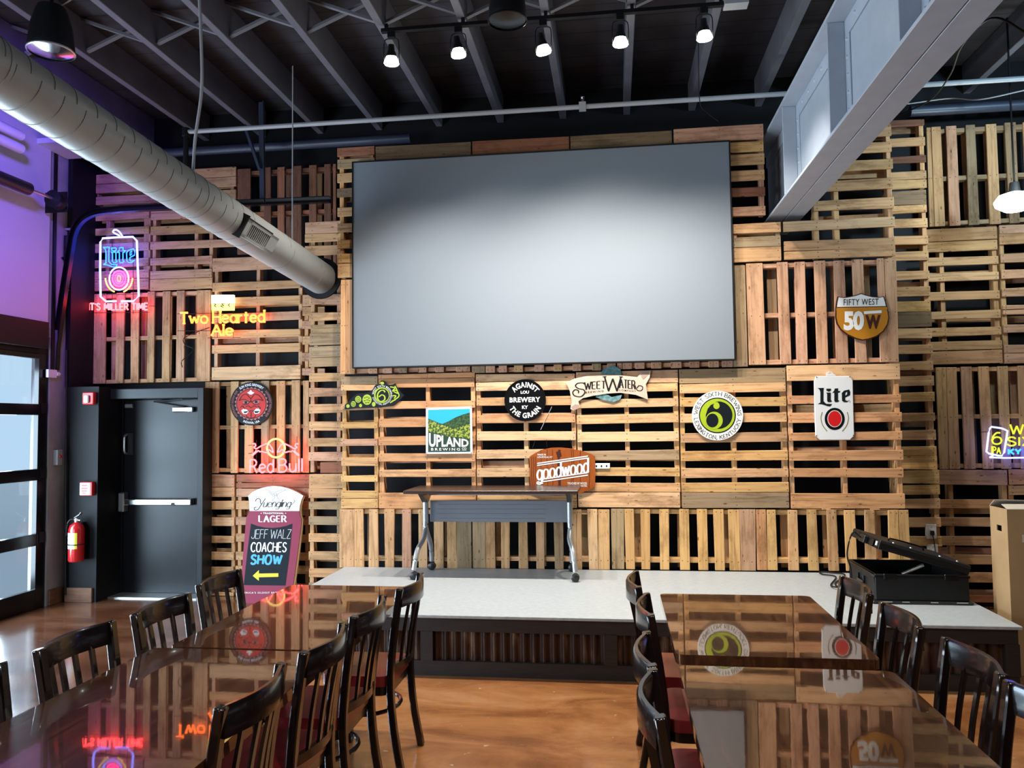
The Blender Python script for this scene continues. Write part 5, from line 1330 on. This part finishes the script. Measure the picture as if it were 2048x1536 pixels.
# white can-shaped metal sign
s = Sign('can_sign', 'white can-shaped metal sign with black script and red disc', 'sign', 1669, 815, SF)
k = lambda p: crop(p, 1520, 700, 6.4)
s.slab('panel', k([(715, 335), (1155, 332), (1188, 390), (1200, 850), (1208, 1095), (1155, 1150), (770, 1152), (712, 1100), (700, 850), (692, 400)]), 'white_gloss', thick=.014, bevel=.004)
s.slab('pull_tab', k([(850, 290), (880, 272), (920, 280), (940, 305), (975, 325), (965, 332), (850, 332)]), 'white_gloss', -.002, .010, [k([(868, 300), (890, 285), (918, 292), (900, 305)])])
s.flat('lettering', [(k(p), 0, 1) for p in LITE[:4]] + [(k(LITE[4]), 0, 1, [k(LITE_HOLE)])] + [(k(circ(1150, 663, 6, n=10)), 0, 1)], ['ink_navy'], .001)
s.flat('emblem', [(k(circ(955, 882, 128, 142)), 0, 1), (k(circ(955, 880, 93, 108)), 1, 2), (k(circ(955, 880, 85, 100)), 2, 3)], ['ink_black', 'ink_white', 'ink_red'], .001)
mb = MB()
for sg in (-1, 1):
    ribbon(mb, k([(v.x, v.y) for v in smooth_path([(955 + sg * 160, 795, 0), (955 + sg * 176, 870, 0), (955 + sg * 155, 960, 0), (955 + sg * 98, 1040, 0)], 6)]), 1.7, 1.7, s.f, .0014)
mb.build('side_arcs', 'ink_gold', s.t)
mb = MB()
for p in ((722, 345), (1148, 342), (722, 1098), (1195, 1090)): mb.prism(circ(*k([p])[0], 1.1, n=8), None, s.f, .004, .0)
mb.build('screws', 'nail', s.t)

# road-shield sign
s = Sign('shield_sign', 'amber and white road-shield sign on the pinkish upright pallet', 'sign', 1725, 634, SF)
k = lambda p: crop(p, 1440, 380, 4.52)
def shield(g):
    P = [(1062, 962), (1110, 970), (1170, 962), (1230, 948), (1275, 932), (1320, 948), (1380, 962), (1440, 968), (1484, 960), (1500, 1010), (1520, 1080), (1532, 1150), (1520, 1215), (1480, 1280), (1420, 1325), (1350, 1350), (1290, 1362), (1225, 1345), (1150, 1310), (1090, 1265), (1055, 1210), (1042, 1150), (1044, 1060), (1052, 1010)]
    cx, cy = 1286, 1135
    return k([(cx + (x - cx) * g, cy + (y - cy) * g) for x, y in P])
s.slab('board', shield(1.0), 'dk_brown', thick=.012)
sh = shield(.955)
cut = k([(0, 1062)])[0][1]
up = [p for p in sh if p[1] < cut]; dn = [p for p in sh if p[1] >= cut]
kq = next(i for i in range(len(sh) - 1) if sh[i][1] < cut <= sh[i + 1][1]) + 1
up = sh[:kq] + [(sh[kq - 1][0] + 2.2, cut), (min(p[0] for p in sh) + .8, cut)] + [p for p in sh[kq:] if p[1] < cut]
s.flat('colour_fields', [(up, 0, 1), (dn + [], 1, 1), (k([(1056, 1058), (1506, 1050), (1508, 1058), (1514, 1080), (1050, 1090), (1052, 1066)]), 1, 2), (k([(1052, 1058), (1508, 1050), (1508, 1057), (1052, 1065)]), 2, 3)], ['ink_white', 'amber', 'dk_brown'], .001)
mb = MB(); s.text(mb, 'FIFTY WEST', 1687, 1757, 611, 598.5, .0036, -.02, .0, 1.1); mb.build('top_lettering', 'ink_black', s.t)
mb = MB(); s.text(mb, '50', 1687, 1728, 661.5, 622.5, .0036, -.02, .05, .92); ribbon(mb, k([(1300, 1110), (1460, 1100)]), 5.6, 5.6, s.f, .0036); mb.build('numerals', 'ink_white', s.t)
mb = MB(); s.text(mb, 'W', 1730.5, 1761, 658, 630, .0036, -.01, .05); mb.build('letter', 'dk_brown', s.t)

# ------------------------------------------------------------------ neon signs
def frame_wires(s, pts_list, off=.012):
    for l in pts_list:
        MB().tube([s.f(x, y, off) for x, y in l], .003, 5).build('support_wire', 'black', s.t)
s = Sign('neon_sign', 'glowing white can-shaped neon with cyan script and red words beneath', 'neon sign', 243, 545, SB)
o = .055
s.neon('can_outline', [[(239, 604), (219, 604.5), (208, 595), (207, 545), (207.5, 487), (212, 479), (240, 477), (272, 476), (280, 484), (282, 540), (284, 594), (273, 604), (249, 604)]], 'e_white', .011, o)
s.neon('pull_tab', [[(v.x, v.y) for v in smooth_path([(252, 476, 0), (246, 467, 0), (240, 462.5, 0), (234, 463, 0), (233, 467, 0), (238, 470, 0), (246, 474, 0)], 4)]], 'e_white', .009, o)
s.neon('blackletter_word', [lite(213, 276, 496.5, 536.5, p) + [lite(213, 276, 496.5, 536.5, p)[0]] for p in LITE], 'e_cyan', .0055, o)
s.neon('blackletter_word', [lite(213, 276, 496.5, 536.5, LITE_HOLE + LITE_HOLE[:1])], 'e_cyan', .0045, o)
s.neon('outer_ring', [circ(244.5, 559, 19.2, 22.5, 30)], 'e_white', .0085, o, closed=True)
s.neon('middle_ring', [circ(244.5, 559, 13, 15.5, 26)], 'e_pink', .0085, o, closed=True)
s.neon('inner_ring', [circ(244.5, 559, 8.3, 10.2, 22)], 'e_pink', .0065, o, closed=True)
s.neon('centre', [circ(244.5, 559, 3.2, 6, 16)], 'e_red', .010, o, closed=True)
s.neon('side_arcs', [circ(244.5, 557, 27, 30, 14, 200, 268)], 'e_gold', .0075, o); s.neon('side_arcs', [circ(244.5, 557, 27, 30, 14, 92, 160)], 'e_gold', .0075, o)
s.neontext('red_words', "IT'S MILLER TIME", 185, 301, 621.5, 608.5, 'e_red', .0085, o, slope=-.004, gap=.24)
frame_wires(s, [[(184, 626), (300, 625)], [(210, 500), (280, 498)], [(206, 590), (286, 588)], [(226, 470), (226, 628)], [(268, 470), (268, 628)], [(300, 612), (312, 613)]])

s = Sign('neon_sign', 'yellow neon lettering below a small backlit sign, beside the duct', 'neon sign', 450, 635, SB)
s.slab('backlit_box', [(428.5, 592), (472.5, 591.5), (472.5, 608), (428.5, 608.5)], 'e_sign', .06, .03)
s.slab('backlit_band', [(428.5, 608.5), (472.5, 608), (472.3, 622), (428.8, 622.5)], 'e_signy', .06, .03)
mb = MB()
for l in ([(434, 609), (438, 611), (434.5, 613), (438.5, 616)], [(455, 608), (449, 610), (454, 612.5), (447, 614), (453, 617)], [(466, 609), (462, 612), (466, 615)]):
    ribbon(mb, l, 1.5, 1.3, s.f, .062)
mb.build('dark_marks', 'ink_black', s.t)
s.neontext('first_word', 'Two', 366, 420, 648, 627, 'e_amber', .0108, .05, .07, -.018, .16)
s.neontext('second_word', 'Hearted', 431, 533, 646.5, 624.5, 'e_amber', .0108, .05, .07, -.018, .16)
s.neontext('third_word', 'Ale', 429, 470, 671, 651, 'e_amber', .0108, .05, .07, 0, .16)
frame_wires(s, [[(356, 662), (430, 662)], [(356, 628), (440, 627)], [(416, 676), (482, 675)], [(436, 585), (436, 676)], [(468, 585), (468, 676)]])
MB().tube([s.f(x, y, .01) for x, y in [(v.x, v.y) for v in smooth_path([(420, 655, 0), (385, 668, 0), (368, 678, 0), (372, 690, 0), (388, 700, 0), (365, 722, 0), (366, 735, 0)], 5)]], .004, 6).build('power_lead', 'black', s.t)

s = Sign('neon_sign', 'red neon with two charging bulls before a gold ring', 'neon sign', 556, 912, SB)
k = lambda p: crop(p, 400, 750, 6.4)
bull = [(700, 880), (735, 878), (742, 905), (715, 925), (748, 945), (800, 912), (875, 876), (920, 892), (950, 935), (968, 990), (940, 975), (905, 950), (885, 975), (905, 995), (850, 985), (820, 975), (795, 980), (775, 965), (745, 990), (700, 1030), (695, 1015), (735, 985), (748, 960)]
s.neon('bull', [k(bull)], 'e_red', .007, .05)
s.neon('bull', [k([(1985 - x, y) for x, y in bull])], 'e_red', .007, .05)
s.neon('gold_ring', [circ(554.8, 896, 17.6, 18.4, 36)], 'e_gold', .010, .035, closed=True)
s.neontext('red_word', 'Red', 505, 551, 945, 919, 'e_red', .0082, .05, slope=-.025, gap=.2)
s.neontext('red_word', 'Bull', 562, 608, 943.5, 917.5, 'e_red', .0082, .05, slope=-.025, gap=.2)
frame_wires(s, [[(498, 891), (506, 890)], [(498, 907), (506, 906)], [(514, 880), (514, 948)], [(573, 873), (573, 946)], [(595, 873), (595, 944)]])

s = Sign('neon_sign', 'blue, lime and white neon cut off by the right picture edge', 'neon sign', 2010, 885, SB)
k = lambda p: crop(p, 1770, 720, 5.69)
s.neon('can_outline', [k([(1180, 760), (1290, 775), (1322, 786), (1362, 805), (1355, 860), (1325, 1050), (1298, 1088), (1262, 1086), (1150, 1062), (1124, 1040), (1130, 1000), (1150, 830), (1164, 778)])], 'e_white', .0085, .05, closed=True)
s.neon('underline', [k([(1200, 1085), (1160, 1105), (1330, 1112), (2120, 1100)])], 'e_white', .0075, .05)
s.neontext('numeral', '6', 1979, 1997.5, 888, 864.5, 'e_lime', .0075, .05)
s.neontext('can_word', 'IPA', 1978.5, 1995.5, 905, 893, 'e_lime', .0055, .05, .06, .12)
s.neontext('lime_words', 'WEST', 2015, 2104, 868, 849, 'e_lime', .0075, .05)
s.neontext('lime_words', 'SIXTH', 2009, 2110, 891, 874, 'e_lime', .0075, .05)
s.neontext('blue_words', 'KY PROUD', 2012, 2112, 908, 898, 'e_cyan', .008, .05)
frame_wires(s, [k([(1080, 822), (1150, 815)]), k([(1310, 740), (1310, 1110)])])

# ------------------------------------------------------------------ chalkboard A-frame
def ych(x, y): return 7.50 - (y - 972) / 236 * 0.20
s = Sign('chalkboard_sign', 'raspberry and white pavement chalkboard with a yellow arrow, leaning on pallets', 'sign', 541, 1207, ych)
out = [(496.4, 991.4), (505, 984), (520, 977), (535, 973.2), (548, 972), (562, 973), (578, 977), (594, 984), (607, 991.4), (603, 1000), (599.8, 1012), (599, 1022), (600, 1032), (603, 1038), (601, 1060), (594, 1115), (586, 1172), (582, 1207), (477, 1207), (480.5, 1190), (486, 1110), (491, 1050), (492.5, 1034), (497, 1027), (499, 1022), (498.7, 1005)]
s.slab('board', out, 'maroon', thick=.010)
s.slab('core', [(x + 2.6, y + 1) for x, y in out], 'mdf', -.0105, .022)
s.flat('cream_top', [(out[:12] + out[24:], 0, 1)], ['white'], .001)
s.flat('chalk_panel', [([(502, 1047), (515, 1052), (530, 1055), (544, 1056), (560, 1054.5), (573, 1051.5), (585, 1047), (579, 1110), (571, 1171), (487.5, 1170), (494, 1110)], 0, 1)], ['chalkboard'], .001)
mb = MB()
for l, w in (([(531, 997), (527, 1003), (521, 1012), (516, 1019), (510, 1020), (508.5, 1016), (513, 1014)], 1.3), ([(511, 1003), (513, 998.5), (518, 997), (521, 1000), (521, 1005), (523, 1008.5)], 1.3), ([(587, 1000), (590, 1002), (587, 1006), (582, 1010)], .8)):
    ribbon(mb, [(v.x, v.y) for v in smooth_path([(x, y, 0) for x, y in l], 5)], w, w, s.f, .0022)
s.pen(mb, 'uengling', 526, 580, 1014, 999, 1.5, .7, .0022, shear=5, gap=.12)
mb.build('script', 'ink_black', s.t)
mb = MB()
for l in ([(534, 980), (540, 982), (546, 989), (550, 985), (560, 981), (573, 979)], [(537, 983), (544, 990), (548, 994)], [(572, 980), (560, 985), (553, 992)], [(548, 988), (550, 995), (545, 1000)], [(553, 989), (556, 996), (560, 1001)], [(544, 1000), (550, 1003), (560, 1002)], [(548, 990), (554, 990), (552, 986)]):
    ribbon(mb, [(v.x, v.y) for v in smooth_path([(x, y, 0) for x, y in l], 3)], 1.3, .9, s.f, .0022)
mb.build('eagle', mat('grey_ink', (.36, .36, .34), .6), s.t)
mb = MB()
s.text(mb, 'TRADITIONAL', 526, 568, 1028.2, 1024.6, .0022, bold=.02); mb.build('lettering', 'ink_white', s.t); mb = MB(); s.pen(mb, 'LAGER', 518.5, 572, 1043.5, 1031.5, 3.2, 1.4, .0022, .12, gap=.26)
for x in (522.5, 571.5): mb.prism(circ(x, 1026.5, 1.0, n=8), None, s.f, .0022, .0022)
mb.build('large_lettering', 'ink_white', s.t); mb = MB()
s.text(mb, "AMERICA'S OLDEST BREWERY", 479, 572, 1187, 1183.6, .0022, space=1.3, bold=.01)
mb.build('lettering', 'ink_white', s.t)
mb = MB(); s.pen(mb, 'JEFF WALZ', 503, 581, 1077, 1059, 1.2, 1.1, .0022, shear=2, gap=.14, word=.28); mb.build('thin_chalk_words', 'chalk_dim', s.t)
mb = MB(); s.pen(mb, 'COACHES', 502, 572, 1103.5, 1085, 2.6, 2.2, .0022, shear=1.5, gap=.2); mb.build('bold_chalk_words', 'chalk', s.t)
mb = MB(); s.pen(mb, 'SHOW', 502, 562, 1128, 1110, 4.2, 4.0, .0022, shear=2, gap=.24); mb.build('blue_chalk_words', 'chalk_blue', s.t)
s.flat('chalk_arrow', [([(505.5, 1151.5), (518, 1140), (518, 1147), (557, 1146.3), (557, 1153.5), (518, 1154.5), (518, 1161.5)], 0, 1)], ['chalk_yellow'], .0022)
MB().hexa([s.f(515, 1000, -.034), s.f(585, 1000, -.034), s.f(585, 1003, -.034), s.f(515, 1003, -.034), (-.18, .17, .005), (.2, .17, .005), (.2, .15, .005), (-.18, .15, .005)]).build('back_leg', 'mdf', s.t)

# ------------------------------------------------------------------ folding table on the stage
tx0, tx1 = onY(806, 980, 6.42).x, onY(1156, 984, 6.42).x
tz = onY(980, 981.5, 6.42).z
t = thing('folding_table', 'dark flip-top folding table on silver castored legs, standing on the stage', 'table', ((tx0 + tx1) / 2, 6.70, SH))
hw, zt_ = (tx1 - tx0) / 2, tz - SH
MB().box((-hw, -.28, zt_ - .028), (hw, .28, zt_)).build('tabletop', 'dark_laminate', t, bevel=.004)
MB().box((-hw + .15, .06, zt_ - .30), (hw - .11, .075, zt_ - .115)).build('modesty_panel', 'panel_grey', t, bevel=.003)
b = MB()
for k_ in range(4): b.box((-hw + .22, .0585, zt_ - .27 + k_ * .04), (hw - .3, .06, zt_ - .267 + k_ * .04))
b.build('panel_groove', mat('panel_groove_grey', (0.10, 0.115, 0.135), 0.5), t)
b = MB(); b.box((-hw + .16, -.02, zt_ - .06), (hw - .12, .02, zt_ - .03)); b.build('under_rail', 'leg_grey', t)
for sx, lab in ((-1, 'l'), (1, 'r')):
    x = sx * (hw - .125) if sx < 0 else hw - .085
    b = MB(); b.hexa([(x - .02, -.2, zt_ - .03), (x + .02, -.2, zt_ - .03), (x + .02, .2, zt_ - .03), (x - .02, .2, zt_ - .03), (x - .02, -.04, zt_ - .12), (x + .02, -.04, zt_ - .12), (x + .02, .04, zt_ - .12), (x - .02, .04, zt_ - .12)])
    b.build('tilt_bracket', 'black_plastic', t)
    MB().tube([(x, 0, zt_ - .10), (x, 0, zt_ - .32)], .024, 14).build('column', 'leg_grey', t, smooth=True)
    MB().tube([(x, 0, zt_ - .305), (x, 0, zt_ - .32)], .027, 14).build('joint_ring', 'black', t, smooth=True)
    for sy in (-1, 1):
        kx = sx * .05 if sy < 0 else 0.0
        pts = smooth_path([(x, sy * .012, zt_ - .30), (x, sy * .022, zt_ - .36), (x, sy * .09, zt_ - .43), (x + kx * .55, sy * .165, zt_ - .50), (x + kx * .8, sy * .205, zt_ - .58), (x + kx, sy * .222, .08)], 5)
        lg = MB().tube(pts, .021, 12).build('leg', 'leg_grey', t, smooth=True)
        cs = MB(); cs.lathe([(.0, -.012), (.028, -.012), (.033, -.008), (.033, .008), (.028, .012), (0, .012)], c=(x + kx, sy * .222 - .012, .033), n=18, axis='y'); 
        cs.build('caster', 'black_plastic', lg, smooth=True)
        cs = MB(); cs.lathe([(.0, -.012), (.028, -.012), (.033, -.008), (.033, .008), (.028, .012), (0, .012)], c=(x + kx, sy * .222 + .022, .033), n=18, axis='y'); cs.build('caster', 'black_plastic', lg, smooth=True)

# ------------------------------------------------------------------ open black case with its cable
ca, cb = onZ(1752, 1207, SH), onZ(1940, 1210, SH)
cw, cd_, chh = cb.x - ca.x, 0.62, 0.205
yc = (ca.y + cb.y) / 2
t = thing('equipment_case', 'open black hard case on the stage, lid propped up by a strut', 'case', (ca.x, yc, SH))
MB().box((-.025, -.02, 0.0), (cw + .02, cd_ + .02, .022)).build('foot_rail', 'black_plastic', t, bevel=.006)
b = MB(); w_ = .018
b.box((0, 0, .022), (cw, w_, chh)); b.box((0, cd_ - w_, .022), (cw, cd_, chh)); b.box((0, w_, .022), (w_, cd_ - w_, chh)); b.box((cw - w_, w_, .022), (cw, cd_ - w_, chh)); b.box((w_, w_, .022), (cw - w_, cd_ - w_, .04))
body = b.build('body', 'case', t, bevel=.005)
b = MB(); b.box((-.006, -.008, chh - .022), (cw + .006, .0, chh - .004)); b.box((-.008, 0, chh - .022), (0, cd_, chh - .004)); b.build('rim', 'black_gloss', body, bevel=.002)
for x in (.10, cw - .12):
    b = MB(); b.box((x - .045, -.016, chh - .035), (x + .045, -.008, chh + .006)); b.build('hinge', 'black_gloss', body, bevel=.003)
for x, w2 in ((.03, .075), (.17, .05), (.36, .05), (.53, .075)):
    MB().box((x, -.0215, .014), (x + w2, -.02, .02)).build('foot_highlight_strip', 'alu', t)
b = MB(); b.box((-.012, .23, .07), (0, .245, .15)); b.box((-.012, .36, .07), (0, .375, .15)); b.box((-.018, .23, .09), (-.010, .375, .115)); b.build('carry_handle', 'black_gloss', body, bevel=.002)
# lid hinged along the right-hand edge
lid = MB(); lw, lt = cw, .068
lid.box((-lw, 0, lt - .02), (0, cd_, lt)); lid.box((-lw, 0, 0), (0, w_, lt - .02)); lid.box((-lw, cd_ - w_, 0), (0, cd_, lt - .02)); lid.box((-lw, w_, 0), (-lw + w_, cd_ - w_, lt - .02)); lid.box((-w_, w_, 0), (0, cd_ - w_, lt - .02))
ld = lid.build('lid', 'case', t, bevel=.005)
ang = R(16.5)
ld.matrix_local = Matrix.Translation((cw, 0, chh)) @ Matrix.Rotation(ang, 4, 'Y')
for a_, b_ in (((-lw - .012, .10, 0.005), (-lw, .17, .055)), ((-lw - .012, .43, .005), (-lw, .50, .055))): MB().box(a_, b_).build('latch', 'black_gloss', ld, bevel=.003)
b = MB(); b.box((-lw - .03, .24, .0), (-lw, .36, .055)); b.build('power_inlet', 'black_plastic', ld, bevel=.004)
MB().box((-lw - .006, .03, .02), (-lw, .06, .05)).build('white_switch', 'white', ld)
b = MB(); b.tube(smooth_path([(-.50, .2, lt), (-.48, .2, lt + .02), (-.28, .2, lt + .022), (-.25, .2, lt)], 4), .006, 6); b.build('top_handle', 'black_gloss', ld, smooth=True)
for x in (-.52, -.40, -.2, -.08): MB().lathe([(0, .008), (.008, .006), (.010, 0)], c=(x, .04, lt), n=10).build('rivet', 'alu', ld, smooth=True)
st = MB(); st.tube([(.10, .05, chh - .06), (.30, .05, chh + .045)], .007, 8); st.build('strut_rod', 'rail_chrome', t, smooth=True)
st = MB(); st.tube([(.20, .05, chh - .008), (.345, .05, chh + .058)], .013, 10); st.build('strut_cylinder', 'alu', t, smooth=True)
p = Vector((ca.x, yc, SH))
LM = Matrix.Translation((cw, 0, chh)) @ Matrix.Rotation(ang, 4, 'Y')
g_ = lambda px, py: onZ(px, py, SH) + Vector((0, 0, .010))
cp = [p + LM @ Vector((-lw - .034, .30, .03)), p + LM @ Vector((-lw - .10, .30, .045)), p + Vector((-.10, .30, .30)), p + Vector((-.075, .31, .18)), p + Vector((-.07, .34, .06)), p + Vector((-.09, .42, .012)), p + Vector((-.11, .62, .010)), g_(1690, 1152), g_(1665, 1148), g_(1640, 1146), g_(1646, 1151), g_(1672, 1156), p + Vector((-.16, .55, .012)), p + Vector((-.13, .40, .024))]
pipe('power_cable', smooth_path(cp, 6), .006, 'black', 'black power cable looping from the open case across the stage', 'cable', 7)

# wall sockets with a plug lead
for (px, py), lab in (((1862, 1063), 'upper of two white wall sockets on the low right pallets, with a plug in it'), ((1865, 1103), 'lower of two white wall sockets on the low right pallets')):
    c = onY(px, py, M_ - .002)
    t = thing('wall_socket', lab, 'socket', c, 0, 'wall sockets')
    MB().box((-.042, -.012, -.062), (.042, .02, .062)).build('plate', 'white', t, bevel=.003)
    MB().box((-.004, -.0135, .035), (.004, -.012, .043)).build('screw', 'alu', t)
    if py < 1080:
        b = MB(); b.box((-.012, -.035, -.03), (.016, -.012, .012)); b.build('plug', 'black_plastic', t, bevel=.003)
        MB().tube([Vector(q) for q in smooth_path([(.004, -.03, -.03), (.012, -.03, -.10), (.022, -.025, -.20), (.03, -.02, -.29), (.03, -.01, -.36)], 5)], .004, 6).build('plug_lead', 'black', t, smooth=True)
    else:
        MB().lathe([(0, -.003), (.007, -.002), (.007, .0)], c=(.006, -.012, 0), n=10, axis='y').build('outlet', 'ink_black', t)

# ------------------------------------------------------------------ cardboard box
XBX = 2.62
c0, c1 = onX(2017, 1100, XBX), onX(1983, 1100, XBX)
zt0 = onX(2015, 1019, XBX).z
t = thing('cardboard_box', 'tall brown cardboard box on the floor beside the stage', 'box', (XBX, c0.y, 0))
dl = c1.y - c0.y; bw = .75
b = MB(); b.box((0, 0, 0), (bw, .006, zt0)); b.box((0, dl - .006, 0), (bw, dl, zt0)); b.box((bw - .006, 0, 0), (bw, dl, zt0)); b.box((.006, .006, 0), (bw - .006, dl - .006, .006))
zh_ = zt0 - .14; hy0, hy1 = dl * .34, dl * .62
b.box((0, .006, 0), (.006, hy0, zt0)); b.box((0, hy1, 0), (.006, dl - .006, zt0)); b.box((0, hy0, 0), (.006, hy1, zh_ - .02)); b.box((0, hy0, zh_ + .02), (.006, hy1, zt0))
b.build('body', 'card', t)
MB().hexa([(0, 0, zt0), (bw, 0, zt0), (bw, .004, zt0 + .004), (0, .004, zt0 + .004), (.02, dl * .48, zt0 + .02), (bw, dl * .48, zt0 + .02), (bw, dl * .48, zt0 + .024), (.02, dl * .48, zt0 + .024)]).build('flap', 'card_in', t)
MB().hexa([(-.0, dl, zt0), (bw, dl, zt0), (bw, dl, zt0 + .004), (0, dl, zt0 + .004), (-.02, dl * .52, zt0 + .05), (bw, dl * .52, zt0 + .035), (bw, dl * .52, zt0 + .039), (-.02, dl * .52, zt0 + .054)]).build('flap', 'card_in', t)
MB().box((.09, -.001, zt0 - .22), (.40, 0, zt0 - .17)).build('tape', 'card_in', t)

# ------------------------------------------------------------------ tables
def rrect(x0, x1, y0, y1, r, n=5):
    out = []
    for cx, cy, a in ((x1 - r, y1 - r, 0), (x0 + r, y1 - r, 90), (x0 + r, y0 + r, 180), (x1 - r, y0 + r, 270)):
        for i in range(n + 1):
            q = R(a + 90 * i / n); out.append((cx + r * math.cos(q), cy + r * math.sin(q)))
    return out
def table(label, x0, x1, y0, y1, zt_):
    cx, cy = (x0 + x1) / 2, (y0 + y1) / 2
    t = thing('dining_table', label, 'table', (cx, cy, 0), 0, 'long varnished dining tables')
    o = rrect(x0 - cx, x1 - cx, y0 - cy, y1 - cy, .035)
    MB().prism(o, None, lambda x, y, z: (x, y, z), zt_, zt_ - .042).build('tabletop', 'table', t, bevel=.007, seg=3, smooth=True)
    for s_ in (-1, 1):
        yy = s_ * (y1 - y0) * .30
        MB().lathe([(.16, zt_ - .055), (.16, zt_ - .042), (.04, zt_ - .042)], c=(0, yy, 0), n=20).tube([(0, yy, .05), (0, yy, zt_ - .05)], .038, 16).build('pedestal', 'black', t, smooth=True)
        b = MB()
        b.sweep([(0, yy - .25, .02), (0, yy, .05), (0, yy + .25, .02)], [(-.03, -.018), (.03, -.018), (.025, .018), (-.025, .018)])
        b.build('cross_base', 'black', t)
    return t
TZ_ = .76
table('far table of the left pair, its end towards the chalkboard sign', -1.955, -1.182, 3.252, 4.565, TZ_)
table('near table of the left pair, mirroring pink and yellow neon', -2.012, -1.192, 1.98, 3.238, TZ_ - .002)
table('far table of the right pair, its end towards the stage', .237, 1.042, 3.325, 4.485, TZ_)
table('near table of the right pair, mirroring the road-shield sign', .235, 1.045, 1.95, 3.205, TZ_ - .006)

# ------------------------------------------------------------------ chairs
def make_chair(label):
    t = thing('dining_chair', label, 'chair', (0, 0, 0), 0, 'dark slat-back chairs at the tables')
    sw = .205
    # seat cushion
    o = rrect(-.19, .175, -.205, .205, .07, 6)
    MB().prism(o, None, lambda x, y, z: (x, y, z), .482, .430).build('seat', 'vinyl', t, bevel=.02, seg=3, smooth=True)
    MB().prism(rrect(-.185, .168, -.195, .195, .06, 5), None, lambda x, y, z: (x, y, z), .430, .385).build('seat_frame', 'chair', t, bevel=.005, smooth=True)
    for sg in (-1, 1):
        MB().sweep([(.140, sg * .172, .40), (.147, sg * .182, .20), (.155, sg * .192, 0.0)], [(-.018, -.018), (.018, -.018), (.018, .018), (-.018, .018)], up=(1, 0, 0)).build('leg', 'chair', t, bevel=.005, smooth=True)
        MB().sweep(smooth_path([(-.245, sg * .192, 0.0), (-.205, sg * .19, .22), (-.188, sg * .19, .44), (-.205, sg * .196, .66), (-.2435, sg * .205, .9145)], 4), [(-.020, -.017), (.020, -.017), (.020, .017), (-.020, .017)], up=(1, 0, 0)).build('leg', 'chair', t, bevel=.005, smooth=True)
    n = 14
    arc = [(-.240 - .045 * math.cos(PI / 2 * (i / n * 2 - 1)) , 0.203 * (i / n * 2 - 1), 0) for i in range(n + 1)]
    rail = [(x - .003, y, .868) for x, y, _ in arc]
    MB().sweep(rail, [(-.012, -.046), (.012, -.046), (.012, .034), (.006, .046), (-.006, .046), (-.012, .034)]).build('top_rail', 'chair', t, smooth=True)
    low = [(-.196 - .036 * math.cos(PI / 2 * (i / n * 2 - 1)), .190 * (i / n * 2 - 1), .52) for i in range(n + 1)]
    MB().sweep(low, [(-.010, -.018), (.010, -.018), (.010, .018), (-.010, .018)]).build('lower_rail', 'chair', t, smooth=True)
    for i in range(4):
        u = (i - 1.5) / 2.5
        y0, y1 = u * .185, u * .196
        xa, xb = -.196 - .036 * math.cos(PI / 2 * u), -.243 - .045 * math.cos(PI / 2 * u)
        MB().sweep(smooth_path([(xa, y0, .52), ((xa + xb) / 2 + .006, (y0 + y1) / 2, .68), (xb, y1, .85)], 4), [(-.0115, -.006), (.0115, -.006), (.0115, .006), (-.0115, .006)], up=(1, 0, 0)).build('slat', 'chair', t, smooth=True)
    MB().tube([(.160 * math.cos(2 * PI * i / 32) - .02, .178 * math.sin(2 * PI * i / 32), .285) for i in range(32)], .011, 8, closed=True).build('ring_stretcher', 'chair', t, smooth=True)
    return t
CH = [(-2.125, 4.015, 0, 'chair on the window side of the left tables, nearest the chalkboard sign'),
      (-2.075, 3.397, 0, 'chair on the window side of the left tables, second from the chalkboard sign'),
      (-2.105, 2.860, 0, 'chair on the window side of the left tables, third from the chalkboard sign'),
      (-2.125, 2.290, 0, 'chair at the bottom left picture edge, only its back post showing'),
      (-1.060, 3.990, 180, 'chair on the aisle side of the left tables, nearest the stage'),
      (-1.103, 3.433, 180, 'chair on the aisle side of the left tables, second from the stage'),
      (-1.110, 2.913, 180, 'chair on the aisle side of the left tables, third from the stage'),
      (-1.137, 2.369, 180, 'large foreground chair on the aisle side of the left tables'),
      (.103, 4.115, 0, 'chair on the aisle side of the right tables, nearest the stage'),
      (.138, 3.560, 0, 'chair on the aisle side of the right tables, second from the stage'),
      (.110, 2.876, 0, 'chair on the aisle side of the right tables, third from the stage'),
      (.110, 2.419, 0, 'foreground chair on the aisle side of the right tables, farthest from the stage'),
      (1.157, 4.040, 180, 'chair on the far side of the right tables, in front of the open case'),
      (1.163, 3.449, 180, 'chair on the far side of the right tables, second from the stage'),
      (1.200, 2.886, 180, 'chair on the far side of the right tables, third from the stage'),
      (1.190, 2.400, 180, 'chair at the bottom right picture edge, cut off by the frame')]
proto = None
for x, y, a, lab in CH:
    loc = (x + .243 * (1 if a == 0 else -1), y, 0)
    if proto is None:
        proto = make_chair(lab); proto.location = loc; proto.rotation_euler.z = R(a)
    else: dup(proto, loc, R(a), lab)
